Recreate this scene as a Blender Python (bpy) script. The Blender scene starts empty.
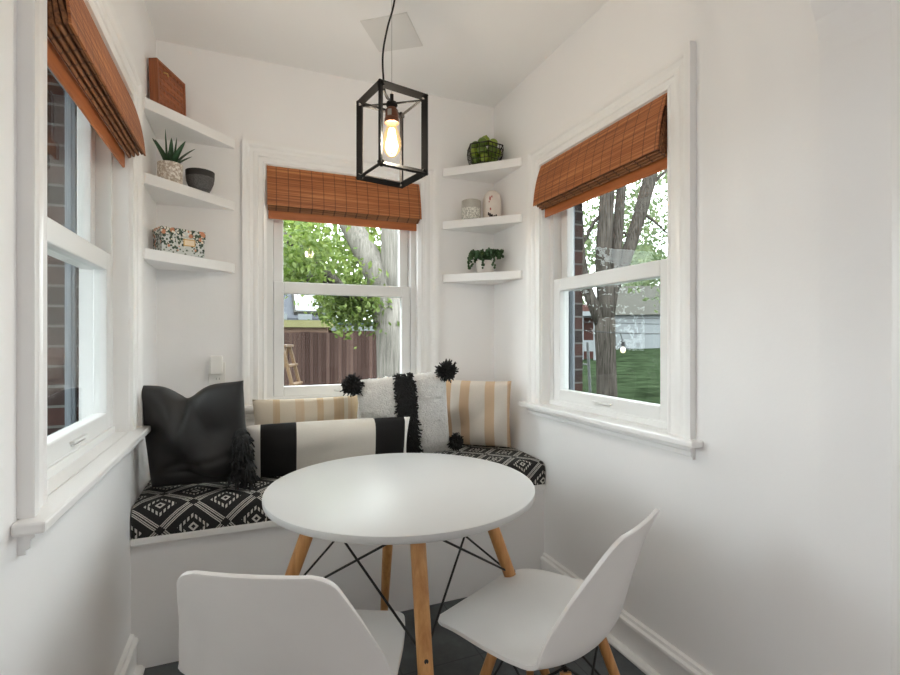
import bpy, bmesh, math, random
from mathutils import Vector, Matrix
import numpy as np

random.seed(7)
rng = np.random.default_rng(7)
SC = bpy.context.scene
COL = SC.collection
PI = math.pi

# ------------------------------------------------------------------ camera
cam_d = bpy.data.cameras.new('camera')
cam_d.sensor_fit = 'HORIZONTAL'
cam_d.sensor_width = 36.0
cam_d.lens = 36.0 * 490.0 / 900.0
cam_d.clip_start = 0.02
cam_d.clip_end = 400
cam = bpy.data.objects.new('camera', cam_d)
COL.objects.link(cam)
cam.location = (0, 0, 1.2)
cam.rotation_euler = (PI / 2, 0, -math.radians(22.4))
SC.camera = cam

# ------------------------------------------------------------------ world, lights, exposure
world = bpy.data.worlds.new('overcast_sky')
SC.world = world
world.use_nodes = True
wn = world.node_tree
wn.nodes.clear()
w_out = wn.nodes.new('ShaderNodeOutputWorld')
w_bg = wn.nodes.new('ShaderNodeBackground')
w_bg.inputs['Color'].default_value = (0.90, 0.96, 1.0, 1)
w_bg.inputs['Strength'].default_value = 9.2
wn.links.new(w_bg.outputs[0], w_out.inputs[0])

def area_light(name, loc, rot, sx, sy, power, color):
    l = bpy.data.lights.new(name, 'AREA')
    l.shape = 'RECTANGLE'; l.size = sx; l.size_y = sy
    l.energy = power; l.color = color
    o = bpy.data.objects.new(name, l); COL.objects.link(o)
    o.location = loc; o.rotation_euler = rot
    return o

# fill lights added in the unseen kitchen, standing in for ceiling bounce and windows
KB, KL, KR = 2.5, 8.0, 9.5
area_light('kitchen_bounce_fill', (0.3, -1.3, 1.32), (math.radians(180), 0, 0), 3.6, 2.2, KB, (0.98, 0.99, 1.0))
area_light('kitchen_fill_left', (-2.15, -0.25, 1.05), (0, -math.radians(90), 0), 1.7, 1.4, KL, (0.97, 0.985, 1.0))
area_light('kitchen_fill_right', (2.85, -0.25, 1.05), (0, math.radians(90), 0), 1.7, 1.4, KR, (0.97, 0.985, 1.0))

SC.view_settings.view_transform = 'Standard'
SC.view_settings.look = 'None'
SC.view_settings.gamma = 1
SC.view_settings.use_curve_mapping = False
SC.view_settings.exposure = -0.06
SC.cycles.max_bounces = 20
SC.cycles.diffuse_bounces = 14
SC.cycles.transparent_max_bounces = 32

# ------------------------------------------------------------------ room measures
LX, RX, BY, CZ = -0.39, 1.355, 2.60, 2.57
AY0, AY1 = 0.635, 0.785            # thickness of the arch wall
JX = 1.328                         # inner face of the arch jamb on the right
JXL = -0.37
OW = 0.404                         # half width of a window opening
OZ0, OZ1 = 0.845, 2.06
WT = 0.24                          # wall thickness

# ------------------------------------------------------------------ materials
def srgb(r, g, b):
    def f(c):
        c /= 255.0
        return c / 12.92 if c <= 0.04045 else ((c + 0.055) / 1.055) ** 2.4
    return (f(r), f(g), f(b), 1.0)

def dk(c, f):
    return tuple(v * f for v in c[:3]) + (1.0,)
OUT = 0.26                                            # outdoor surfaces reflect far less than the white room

class NT:
    def __init__(self, name):
        self.m = bpy.data.materials.new(name)
        self.m.use_nodes = True
        self.t = self.m.node_tree
        self.t.nodes.clear()
        self.out = self.n('ShaderNodeOutputMaterial')
        self.p = self.n('ShaderNodeBsdfPrincipled')
        self.l(self.p.outputs[0], self.out.inputs[0])
    def n(self, t, **k):
        x = self.t.nodes.new(t)
        for a, b in k.items(): setattr(x, a, b)
        return x
    def l(self, a, b): self.t.links.new(a, b)
    def set(self, **k):
        for a, b in k.items(): self.p.inputs[a.replace('_', ' ')].default_value = b
    def math(self, op, a, b=None, c=None):
        x = self.n('ShaderNodeMath', operation=op)
        for i, v in enumerate((a, b, c)):
            if v is None: continue
            if isinstance(v, (int, float)): x.inputs[i].default_value = v
            else: self.l(v, x.inputs[i])
        return x.outputs[0]
    def coord(self, scale=(1, 1, 1), kind='Object'):
        tc = self.n('ShaderNodeTexCoord')
        mp = self.n('ShaderNodeMapping')
        mp.inputs['Scale'].default_value = scale
        self.l(tc.outputs[kind], mp.inputs[0])
        return mp.outputs[0]
    def xyz(self):
        tc = self.n('ShaderNodeTexCoord'); s = self.n('ShaderNodeSeparateXYZ')
        self.l(tc.outputs['Object'], s.inputs[0])
        return s.outputs
    def noise(self, vec, scale, detail=3, rough=0.55):
        x = self.n('ShaderNodeTexNoise')
        x.inputs['Scale'].default_value = scale
        x.inputs['Detail'].default_value = detail
        x.inputs['Roughness'].default_value = rough
        if vec is not None: self.l(vec, x.inputs['Vector'])
        return x.outputs['Fac']
    def ramp(self, fac, stops):
        r = self.n('ShaderNodeValToRGB')
        e = r.color_ramp.elements
        while len(e) < len(stops): e.new(0.5)
        for i, (p, c) in enumerate(stops):
            e[i].position = p; e[i].color = c
        self.l(fac, r.inputs[0])
        return r.outputs[0]
    def mix(self, fac, a, b):
        x = self.n('ShaderNodeMix', data_type='RGBA')
        if isinstance(fac, (int, float)): x.inputs[0].default_value = fac
        else: self.l(fac, x.inputs[0])
        for i, v in ((6, a), (7, b)):
            if isinstance(v, tuple): x.inputs[i].default_value = v
            else: self.l(v, x.inputs[i])
        return x.outputs[2]
    def color(self, c): self.l(c, self.p.inputs['Base Color'])
    def bump(self, h, strength=0.2, dist=0.01):
        b = self.n('ShaderNodeBump')
        b.inputs['Strength'].default_value = strength
        b.inputs['Distance'].default_value = dist
        self.l(h, b.inputs['Height'])
        self.l(b.outputs[0], self.p.inputs['Normal'])

def mat_plain(name, c, rough=0.5, var=0.04, scale=8, bump=0.0, bscale=200, metal=0.0, spec=0.5, bdist=0.002):
    k = NT(name)
    k.set(Roughness=rough, Metallic=metal)
    k.p.inputs['Specular IOR Level'].default_value = spec
    v = k.coord()
    f = k.noise(v, scale)
    d = tuple(x * (1 - var) for x in c[:3]) + (1,)
    u = tuple(min(1, x * (1 + var)) for x in c[:3]) + (1,)
    k.color(k.ramp(f, [(0.3, d), (0.7, u)]))
    if bump: k.bump(k.noise(v, bscale, 2), bump, bdist)
    return k.m

M = {}
M['wall'] = mat_plain('wall_paint', srgb(242, 241, 241), 0.6, 0.012, 2.0, 0.12, 90, spec=0.3)
M['ceil'] = mat_plain('ceiling_paint', srgb(242, 241, 240), 0.75, 0.01, 2.0, 0.1, 70, spec=0.2)
M['trim'] = mat_plain('trim_gloss_white', srgb(241, 240, 239), 0.28, 0.008, 3.0)
M['vinyl'] = mat_plain('vinyl_white', srgb(226, 226, 225), 0.35, 0.008, 3.0)
M['plastic'] = mat_plain('chair_plastic', srgb(236, 234, 232), 0.38, 0.02, 5.0)
M['tabletop'] = mat_plain('tabletop_lacquer', srgb(200, 200, 200), 0.3, 0.008, 5.0)
M['edge'] = mat_plain('tabletop_edge', srgb(222, 221, 219), 0.4, 0.01, 5.0)
M['black_metal'] = mat_plain('black_metal', srgb(25, 22, 21), 0.6, 0.08, 30.0, spec=0.25)
M['wire_black'] = mat_plain('black_wire', srgb(22, 22, 23), 0.45, 0.05, 30.0)
M['cord'] = mat_plain('black_cord', srgb(24, 22, 22), 0.7, 0.05, 60.0)
M['steel'] = mat_plain('steel_cable', srgb(150, 148, 146), 0.35, 0.05, 60.0, metal=0.9)
M['copper'] = mat_plain('aged_copper', srgb(118, 74, 52), 0.4, 0.12, 40.0, metal=0.5)
M['outlet'] = mat_plain('outlet_plastic', srgb(236, 234, 230), 0.4, 0.01, 10)
M['slot'] = mat_plain('dark_slot', srgb(60, 58, 56), 0.6, 0.01, 10)
M['plate'] = mat_plain('ceiling_plate_paint', srgb(222, 221, 219), 0.6, 0.01, 10)
M['ceramic'] = mat_plain('white_ceramic', srgb(232, 228, 224), 0.3, 0.02, 20)
M['brass'] = mat_plain('brass_plate', srgb(196, 160, 96), 0.35, 0.05, 60, metal=0.6)
M['card'] = mat_plain('cream_card', srgb(236, 222, 200), 0.7, 0.02, 60)
M['black_felt'] = mat_plain('black_yarn', srgb(33, 33, 34), 0.9, 0.25, 60, 0.6, 300)
M['soil'] = mat_plain('potting_soil', srgb(60, 45, 35), 0.95, 0.3, 80, 0.6, 150)
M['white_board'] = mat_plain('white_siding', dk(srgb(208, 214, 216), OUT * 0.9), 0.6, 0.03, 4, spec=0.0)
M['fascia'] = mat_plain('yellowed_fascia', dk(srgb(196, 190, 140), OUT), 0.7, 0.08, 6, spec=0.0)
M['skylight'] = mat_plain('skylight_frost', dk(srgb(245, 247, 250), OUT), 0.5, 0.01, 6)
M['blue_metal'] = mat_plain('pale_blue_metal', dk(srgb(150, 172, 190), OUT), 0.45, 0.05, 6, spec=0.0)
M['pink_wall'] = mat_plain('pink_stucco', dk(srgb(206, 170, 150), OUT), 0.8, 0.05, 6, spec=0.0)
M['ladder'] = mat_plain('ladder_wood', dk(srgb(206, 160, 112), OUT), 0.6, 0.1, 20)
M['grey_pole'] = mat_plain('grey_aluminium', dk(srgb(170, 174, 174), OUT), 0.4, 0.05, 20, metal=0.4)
M['dark_gap'] = mat_plain('dark_screen', srgb(48, 50, 50), 0.7, 0.05, 20)
M['storm'] = mat_plain('storm_frame', srgb(126, 134, 142), 0.4, 0.04, 20)

def mat_wood(name, dark, light, rough=0.4, axis=2, scale=1.0, bump=0.08, spec=0.5):
    k = NT(name); k.set(Roughness=rough)
    s = [26, 26, 26]; s[axis] = 1.6
    v = k.coord(tuple(x * scale for x in s))
    f = k.noise(v, 2.2, 5, 0.62)
    k.color(k.ramp(f, [(0.3, dark), (0.72, light)]))
    k.bump(f, bump, 0.002 if bump < 0.2 else 0.03)
    k.p.inputs['Specular IOR Level'].default_value = spec
    return k.m
M['beech'] = mat_wood('beech_wood', srgb(178, 120, 68), srgb(216, 164, 104), 0.35)
M['kitchen_floor'] = mat_wood('pale_grey_plank', srgb(206, 203, 199), srgb(228, 226, 223), 0.4, axis=1)
M['tray_wood'] = mat_wood('reddish_wood', srgb(124, 66, 34), srgb(170, 98, 56), 0.45, axis=2)
M['tray_carved'] = mat_wood('carved_wood', srgb(112, 56, 26), srgb(176, 100, 54), 0.5, axis=0, scale=2.0)
M['bar_wood'] = mat_wood('blind_bar_bamboo', srgb(164, 92, 46), srgb(190, 114, 62), 0.5, axis=0)
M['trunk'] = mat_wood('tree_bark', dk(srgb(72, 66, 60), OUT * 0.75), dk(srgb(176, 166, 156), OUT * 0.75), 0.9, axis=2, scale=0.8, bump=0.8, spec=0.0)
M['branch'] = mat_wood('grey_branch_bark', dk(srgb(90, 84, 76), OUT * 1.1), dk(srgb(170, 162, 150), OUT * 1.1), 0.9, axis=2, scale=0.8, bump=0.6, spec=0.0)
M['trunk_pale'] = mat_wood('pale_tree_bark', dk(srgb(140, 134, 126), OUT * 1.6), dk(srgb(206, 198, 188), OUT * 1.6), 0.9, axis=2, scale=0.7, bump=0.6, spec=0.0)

def mat_reed():
    k = NT('bamboo_reed'); k.set(Roughness=0.55)
    x, y, z = k.xyz()
    v = k.coord((2.2, 30, 150))
    f = k.noise(v, 1.0, 3, 0.7)
    v2 = k.coord((1.0, 30, 420))
    f2 = k.noise(v2, 1.0, 2, 0.6)
    c = k.ramp(f, [(0.28, srgb(112, 58, 26)), (0.5, srgb(168, 98, 50)), (0.74, srgb(206, 142, 86))])
    c = k.mix(k.math('MULTIPLY', k.math('GREATER_THAN', f2, 0.56), 0.35), c, srgb(92, 48, 24))
    s = k.math('ABSOLUTE', k.math('SUBTRACT', k.math('FRACT', k.math('DIVIDE', k.math('ADD', x, 5.0), 0.057)), 0.5))
    st = k.math('LESS_THAN', s, 0.045)
    c = k.mix(k.math('MULTIPLY', st, 0.6), c, srgb(84, 44, 22))
    k.color(c)
    h = k.math('FRACT', k.math('MULTIPLY', z, 260))
    k.bump(k.math('ADD', h, k.math('MULTIPLY', st, -1.0)), 0.35, 0.002)
    return k.m
M['reed'] = mat_reed()

def mat_reed_end():
    k = NT('bamboo_fold'); k.set(Roughness=0.65)
    f = k.noise(k.coord((3, 120, 120)), 1.0, 3, 0.7)
    x, y, z = k.xyz()
    s = k.math('ABSOLUTE', k.math('SUBTRACT', k.math('FRACT', k.math('DIVIDE', k.math('ADD', x, 5.0), 0.057)), 0.5))
    c = k.ramp(f, [(0.3, srgb(84, 46, 24)), (0.7, srgb(164, 108, 66))])
    c = k.mix(k.math('MULTIPLY', k.math('LESS_THAN', s, 0.06), 0.7), c, srgb(60, 32, 18))
    k.color(c); k.bump(f, 0.5, 0.003)
    return k.m
M['fold'] = mat_reed_end()

def mat_floor():
    k = NT('slate_vinyl'); k.set(Roughness=0.42)
    v = k.coord()
    f = k.noise(v, 7, 6, 0.7)
    c = k.ramp(f, [(0.3, srgb(52, 57, 60)), (0.7, srgb(88, 93, 96))])
    x, y, z = k.xyz()
    g1 = k.math('LESS_THAN', k.math('ABSOLUTE', k.math('SUBTRACT', k.math('FRACT', k.math('DIVIDE', k.math('ADD', x, 9.1), 0.305)), 0.5)), 0.008)
    g2 = k.math('LESS_THAN', k.math('ABSOLUTE', k.math('SUBTRACT', k.math('FRACT', k.math('DIVIDE', k.math('ADD', y, 9.0), 0.61)), 0.5)), 0.004)
    c = k.mix(k.math('MULTIPLY', k.math('MAXIMUM', g1, g2), 0.7), c, srgb(34, 36, 38))
    k.color(c); k.bump(f, 0.12, 0.003)
    return k.m
M['floor'] = mat_floor()

def mat_brick():
    k = NT('red_brick'); k.set(Roughness=0.9)
    x, y, z = k.xyz()
    zr = k.math('DIVIDE', k.math('ADD', z, 1.0), 0.0677)
    row = k.math('FLOOR', zr)
    xr = k.math('ADD', k.math('DIVIDE', x, 0.21), k.math('MULTIPLY', k.math('MODULO', row, 2.0), 0.5))
    mz = k.math('LESS_THAN', k.math('FRACT', zr), 0.13)
    mx = k.math('LESS_THAN', k.math('FRACT', xr), 0.045)
    wn_ = k.n('ShaderNodeTexWhiteNoise', noise_dimensions='2D')
    cb = k.n('ShaderNodeCombineXYZ'); k.l(row, cb.inputs[0]); k.l(k.math('FLOOR', xr), cb.inputs[1]); k.l(cb.outputs[0], wn_.inputs['Vector'])
    f = k.math('ADD', k.math('MULTIPLY', wn_.outputs['Value'], 0.7), k.math('MULTIPLY', k.noise(k.coord(), 40, 3), 0.3))
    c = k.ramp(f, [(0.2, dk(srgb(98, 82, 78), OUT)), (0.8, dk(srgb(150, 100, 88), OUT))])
    m_ = k.math('MAXIMUM', mz, mx)
    k.color(k.mix(m_, c, dk(srgb(206, 206, 200), OUT))); k.bump(m_, -0.4, 0.005)
    return k.m
M['brick'] = mat_brick()

def mat_glass():
    k = NT('window_glass')
    k.t.nodes.remove(k.p)
    tr = k.n('ShaderNodeBsdfTransparent'); tr.inputs[0].default_value = (0.965, 0.985, 0.975, 1)
    gl = k.n('ShaderNodeBsdfGlossy'); gl.inputs['Roughness'].default_value = 0.0
    gl.inputs[0].default_value = (1, 1, 1, 1)
    fr = k.n('ShaderNodeFresnel')
    ge = k.n('ShaderNodeNewGeometry')                 # thin pane: same reflectance from both sides
    k.l(k.math('SUBTRACT', 1.17, k.math('MULTIPLY', ge.outputs['Backfacing'], 1.17 - 1 / 1.17)), fr.inputs[0])
    mx = k.n('ShaderNodeMixShader')
    k.l(fr.outputs[0], mx.inputs[0]); k.l(tr.outputs[0], mx.inputs[1]); k.l(gl.outputs[0], mx.inputs[2])
    k.l(mx.outputs[0], k.out.inputs[0])
    return k.m
M['glass'] = mat_glass()

def mat_bulb_glass():
    k = NT('amber_bulb_glass')
    k.t.nodes.remove(k.p)
    tr = k.n('ShaderNodeBsdfTransparent'); tr.inputs[0].default_value = (1.0, 0.90, 0.72, 1)
    gl = k.n('ShaderNodeBsdfGlossy'); gl.inputs['Roughness'].default_value = 0.02
    fr = k.n('ShaderNodeFresnel'); ge = k.n('ShaderNodeNewGeometry')
    k.l(k.math('SUBTRACT', 1.35, k.math('MULTIPLY', ge.outputs['Backfacing'], 1.35 - 1 / 1.35)), fr.inputs[0])
    em = k.n('ShaderNodeEmission'); em.inputs[0].default_value = (1.0, 0.66, 0.26, 1); em.inputs[1].default_value = 0.28
    mx = k.n('ShaderNodeMixShader'); ad = k.n('ShaderNodeAddShader')
    k.l(fr.outputs[0], mx.inputs[0]); k.l(tr.outputs[0], mx.inputs[1]); k.l(gl.outputs[0], mx.inputs[2])
    k.l(mx.outputs[0], ad.inputs[0]); k.l(em.outputs[0], ad.inputs[1])
    k.l(ad.outputs[0], k.out.inputs[0])
    return k.m
M['bulb_glass'] = mat_bulb_glass()

def mat_emit(name, c, s):
    k = NT(name); k.set(Roughness=0.5)
    k.p.inputs['Base Color'].default_value = c
    k.p.inputs['Emission Color'].default_value = c
    k.p.inputs['Emission Strength'].default_value = s
    return k.m
M['filament'] = mat_emit('glowing_filament', (1.0, 0.80, 0.48, 1), 14.0)
M['string_bulb'] = mat_emit('string_bulb', (1.0, 0.82, 0.58, 1), 1.6)

def mat_kilim():
    k = NT('black_kilim'); k.set(Roughness=0.9)
    x, y, z = k.xyz()                     # cushion origin at its front left top edge
    p = k.math('DIVIDE', k.math('ADD', x, 0.016 + 2.18), 0.218)
    v = k.math('ADD', z, y)
    q = k.math('DIVIDE', k.math('ADD', v, 4.0), 0.2)
    def tri(a):
        return k.math('ABSOLUTE', k.math('SUBTRACT', k.math('FRACT', k.math('ADD', a, 0.5)), 0.5))
    e1 = tri(k.math('ADD', p, q)); e2 = tri(k.math('SUBTRACT', p, q))
    e = k.math('MINIMUM', e1, e2)
    band = k.math('LESS_THAN', e, 0.082)
    fine = k.math('GREATER_THAN', k.math('FRACT', k.math('DIVIDE', e, 0.0405)), 0.42)
    lat = k.math('MULTIPLY', band, fine)
    crossing = k.math('LESS_THAN', k.math('MAXIMUM', e1, e2), 0.085)
    lat = k.math('MULTIPLY', lat, k.math('SUBTRACT', 1.0, crossing))
    ring = k.math('MULTIPLY', k.math('GREATER_THAN', e, 0.255), k.math('LESS_THAN', e, 0.325))
    dash = k.math('GREATER_THAN', k.math('FRACT', k.math('MULTIPLY', p, 17.0)), 0.45)
    ring = k.math('MULTIPLY', ring, dash)
    core = k.math('MULTIPLY', k.math('GREATER_THAN', e, 0.42), k.math('LESS_THAN', e, 0.462))
    w = k.math('MAXIMUM', k.math('MAXIMUM', lat, ring), core)
    f = k.noise(k.coord((400, 400, 400)), 1.0, 2)
    blk = k.ramp(f, [(0.3, srgb(26, 26, 27)), (0.7, srgb(46, 46, 47))])
    wht = k.ramp(f, [(0.3, srgb(176, 174, 168)), (0.7, srgb(222, 220, 214))])
    k.color(k.mix(w, blk, wht))
    k.bump(f, 0.3, 0.002)
    return k.m
M['kilim'] = mat_kilim()

def mat_fabric(name, c, var=0.08, weave=700, rough=0.9, bump=0.3, spec=0.2, bdist=0.002):
    k = NT(name); k.set(Roughness=rough)
    k.p.inputs['Specular IOR Level'].default_value = spec
    f = k.noise(k.coord(), weave, 2)
    g = k.noise(k.coord(), 14, 3)
    f = k.math('ADD', k.math('MULTIPLY', f, 0.6), k.math('MULTIPLY', g, 0.4))
    d = tuple(x * (1 - var) for x in c[:3]) + (1,); u = tuple(min(1, x * (1 + var)) for x in c[:3]) + (1,)
    k.color(k.ramp(f, [(0.35, d), (0.65, u)])); k.bump(f, bump, bdist)
    return k.m
M['black_satin'] = mat_fabric('black_cotton', srgb(33, 32, 32), 0.1, 600, 0.52, 0.12, 0.5)
M['fleece'] = mat_fabric('white_fleece', srgb(230, 228, 225), 0.10, 150, 0.95, 1.0, 0.1, 0.010)

def mat_stripes(name, base, stripe, stripe2, bands, soft=False):
    """bands: (x0, x1, which) in the pillow's own x"""
    k = NT(name); k.set(Roughness=0.92)
    k.p.inputs['Specular IOR Level'].default_value = 0.2
    x, y, z = k.xyz()
    f = k.noise(k.coord((500, 500, 500)), 1.0, 2)
    c = k.ramp(f, [(0.3, tuple(v * 0.9 for v in base[:3]) + (1,)), (0.7, base)])
    for x0, x1, w in bands:
        b = k.math('MULTIPLY', k.math('GREATER_THAN', x, x0), k.math('LESS_THAN', x, x1))
        if soft:
            b = k.math('MULTIPLY', b, k.math('ADD', 0.45, k.math('MULTIPLY', k.noise(k.coord((90, 3, 3)), 1.0), 0.7)))
        c = k.mix(b, c, stripe if w == 0 else stripe2)
    k.color(c); k.bump(f, 0.35, 0.002)
    return k.m
M['lumbar'] = mat_stripes('cream_linen_black_bands', srgb(212, 206, 196), srgb(32, 31, 31), srgb(226, 222, 216),
                          [(-0.40, -0.288, 1), (-0.288, -0.146, 0), (0.185, 0.322, 0), (0.322, 0.40, 1)])
M['tan_stripe'] = mat_stripes('tan_striped_cotton', srgb(230, 221, 210), srgb(212, 184, 154), srgb(206, 174, 142),
                              [(-0.18, -0.115, 1), (-0.065, -0.015, 0), (0.065, 0.115, 0), (0.18, 0.21, 0)])
M['tan_soft'] = mat_stripes('tan_ikat_cotton', srgb(226, 214, 196), srgb(206, 178, 142), srgb(214, 190, 160),
                            [(-0.16, -0.13, 0), (-0.06, -0.02, 1), (0.04, 0.07, 0), (0.12, 0.17, 0), (0.19, 0.25, 0)], True)

def mat_leaf(name, dark, light, trans=0.35):
    k = NT(name); k.set(Roughness=0.5)
    oi = k.n('ShaderNodeNewGeometry')
    c = k.ramp(oi.outputs['Random Per Island'], [(0.0, dark), (1.0, light)])
    k.color(c)
    tl = k.n('ShaderNodeBsdfTranslucent'); k.l(c, tl.inputs[0])
    mx = k.n('ShaderNodeMixShader'); mx.inputs[0].default_value = trans
    k.l(k.p.outputs[0], mx.inputs[1]); k.l(tl.outputs[0], mx.inputs[2]); k.l(mx.outputs[0], k.out.inputs[0])
    return k.m
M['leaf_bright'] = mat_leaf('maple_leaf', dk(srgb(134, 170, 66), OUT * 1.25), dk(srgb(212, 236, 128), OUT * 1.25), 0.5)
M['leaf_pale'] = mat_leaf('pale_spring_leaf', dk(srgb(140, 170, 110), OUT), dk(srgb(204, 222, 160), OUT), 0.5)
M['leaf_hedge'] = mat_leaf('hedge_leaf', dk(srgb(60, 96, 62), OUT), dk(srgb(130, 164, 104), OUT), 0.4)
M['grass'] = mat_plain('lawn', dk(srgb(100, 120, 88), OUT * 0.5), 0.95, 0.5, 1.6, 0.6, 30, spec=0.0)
M['aloe'] = mat_plain('aloe_green', srgb(54, 88, 58), 0.4, 0.25, 30)
M['pearl'] = mat_plain('succulent_green', srgb(52, 82, 48), 0.5, 0.3, 90)
M['lime'] = mat_plain('lime_peel', srgb(92, 118, 34), 0.4, 0.25, 40, 0.2, 500)
M['lime_b'] = mat_plain('lime_peel_light', srgb(132, 152, 44), 0.4, 0.2, 40, 0.2, 500)
M['basket_wire'] = mat_plain('basket_wire', srgb(34, 28, 26), 0.5, 0.1, 40, metal=0.3)

def mat_speckle(name, a, b, scale, lo=0.45, hi=0.6, rough=0.8):
    k = NT(name); k.set(Roughness=rough)
    f = k.noise(k.coord(), scale, 3, 0.7)
    k.color(k.ramp(f, [(lo, a), (hi, b)])); k.bump(f, 0.4, 0.003)
    return k.m
M['terrazzo'] = mat_speckle('speckled_stone', srgb(186, 170, 154), srgb(240, 234, 226), 110)
M['bowl_grey'] = mat_speckle('charcoal_stone', srgb(74, 72, 72), srgb(104, 102, 100), 220, 0.35, 0.65)
M['bowl_black'] = mat_plain('bowl_black_band', srgb(40, 38, 38), 0.6, 0.06, 60)

def mat_floral(name, ground, cols, scale, thr):
    k = NT(name); k.set(Roughness=0.6)
    v = k.coord()
    c = ground
    for i, (col, sc, th) in enumerate(cols):
        vo = k.n('ShaderNodeTexVoronoi'); vo.inputs['Scale'].default_value = sc
        mp = k.n('ShaderNodeMapping'); mp.inputs['Location'].default_value = (i * 3.1, i * 1.7, i * 0.9)
        k.l(v, mp.inputs[0]); k.l(mp.outputs[0], vo.inputs['Vector'])
        x, y, z = k.xyz()
        lim = k.math('ADD', th, k.math('MULTIPLY', z, thr))
        c = k.mix(k.math('LESS_THAN', vo.outputs['Distance'], lim), c, col)
    k.color(c)
    return k.m
M['floral'] = mat_floral('floral_paper', srgb(206, 210, 208),
                         [(srgb(48, 66, 56), 62, 0.26), (srgb(64, 84, 66), 74, 0.24), (srgb(196, 132, 98), 40, 0.13), (srgb(232, 228, 216), 90, 0.12)], 1, 3.0)
M['chevron'] = mat_speckle('crackle_pattern', srgb(170, 168, 160), srgb(224, 222, 214), 150, 0.46, 0.52)
M['votive_top'] = mat_plain('frosted_grey_glass', srgb(176, 172, 164), 0.3, 0.04, 60)
M['blush'] = mat_plain('blush_ceramic', srgb(230, 220, 211), 0.5, 0.03, 30)
M['blush_dark'] = mat_plain('black_paint_marks', srgb(44, 36, 38), 0.6, 0.03, 30)
M['blush_red'] = mat_plain('rose_paint_marks', srgb(190, 96, 92), 0.6, 0.05, 30)

def mat_fence():
    k = NT('weathered_fence'); k.set(Roughness=0.85); k.p.inputs['Specular IOR Level'].default_value = 0.0
    x, y, z = k.xyz()
    idx = k.math('FLOOR', k.math('DIVIDE', k.math('ADD', x, 7.0), 0.0715))
    wn_ = k.n('ShaderNodeTexWhiteNoise', noise_dimensions='1D'); k.l(idx, wn_.inputs['W'])
    f = k.noise(k.coord((60, 60, 2)), 1.0, 4)
    f = k.math('ADD', k.math('MULTIPLY', f, 0.5), k.math('MULTIPLY', wn_.outputs['Value'], 0.5))
    gap = k.math('LESS_THAN', k.math('FRACT', k.math('DIVIDE', k.math('ADD', x, 7.0), 0.0715)), 0.10)
    f = k.math('SUBTRACT', f, k.math('MULTIPLY', gap, 0.5))
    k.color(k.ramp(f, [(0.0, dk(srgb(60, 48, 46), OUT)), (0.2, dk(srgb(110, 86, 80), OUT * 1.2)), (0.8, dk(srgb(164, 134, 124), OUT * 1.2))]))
    return k.m
M['fence'] = mat_fence()

def mat_roof(name, a, b):
    k = NT(name); k.set(Roughness=0.85); k.p.inputs['Specular IOR Level'].default_value = 0.0
    f = k.noise(k.coord((3, 3, 14)), 3.0, 4)
    k.color(k.ramp(f, [(0.3, a), (0.7, b)])); k.bump(f, 0.4, 0.02)
    return k.m
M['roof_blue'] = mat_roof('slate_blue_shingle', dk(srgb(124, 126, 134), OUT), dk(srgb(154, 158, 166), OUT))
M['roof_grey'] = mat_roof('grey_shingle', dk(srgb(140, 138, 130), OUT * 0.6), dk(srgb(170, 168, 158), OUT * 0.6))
M['red_siding'] = mat_plain('red_brick_far', dk(srgb(128, 94, 88), OUT), 0.85, 0.12, 8, spec=0.0)

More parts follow.
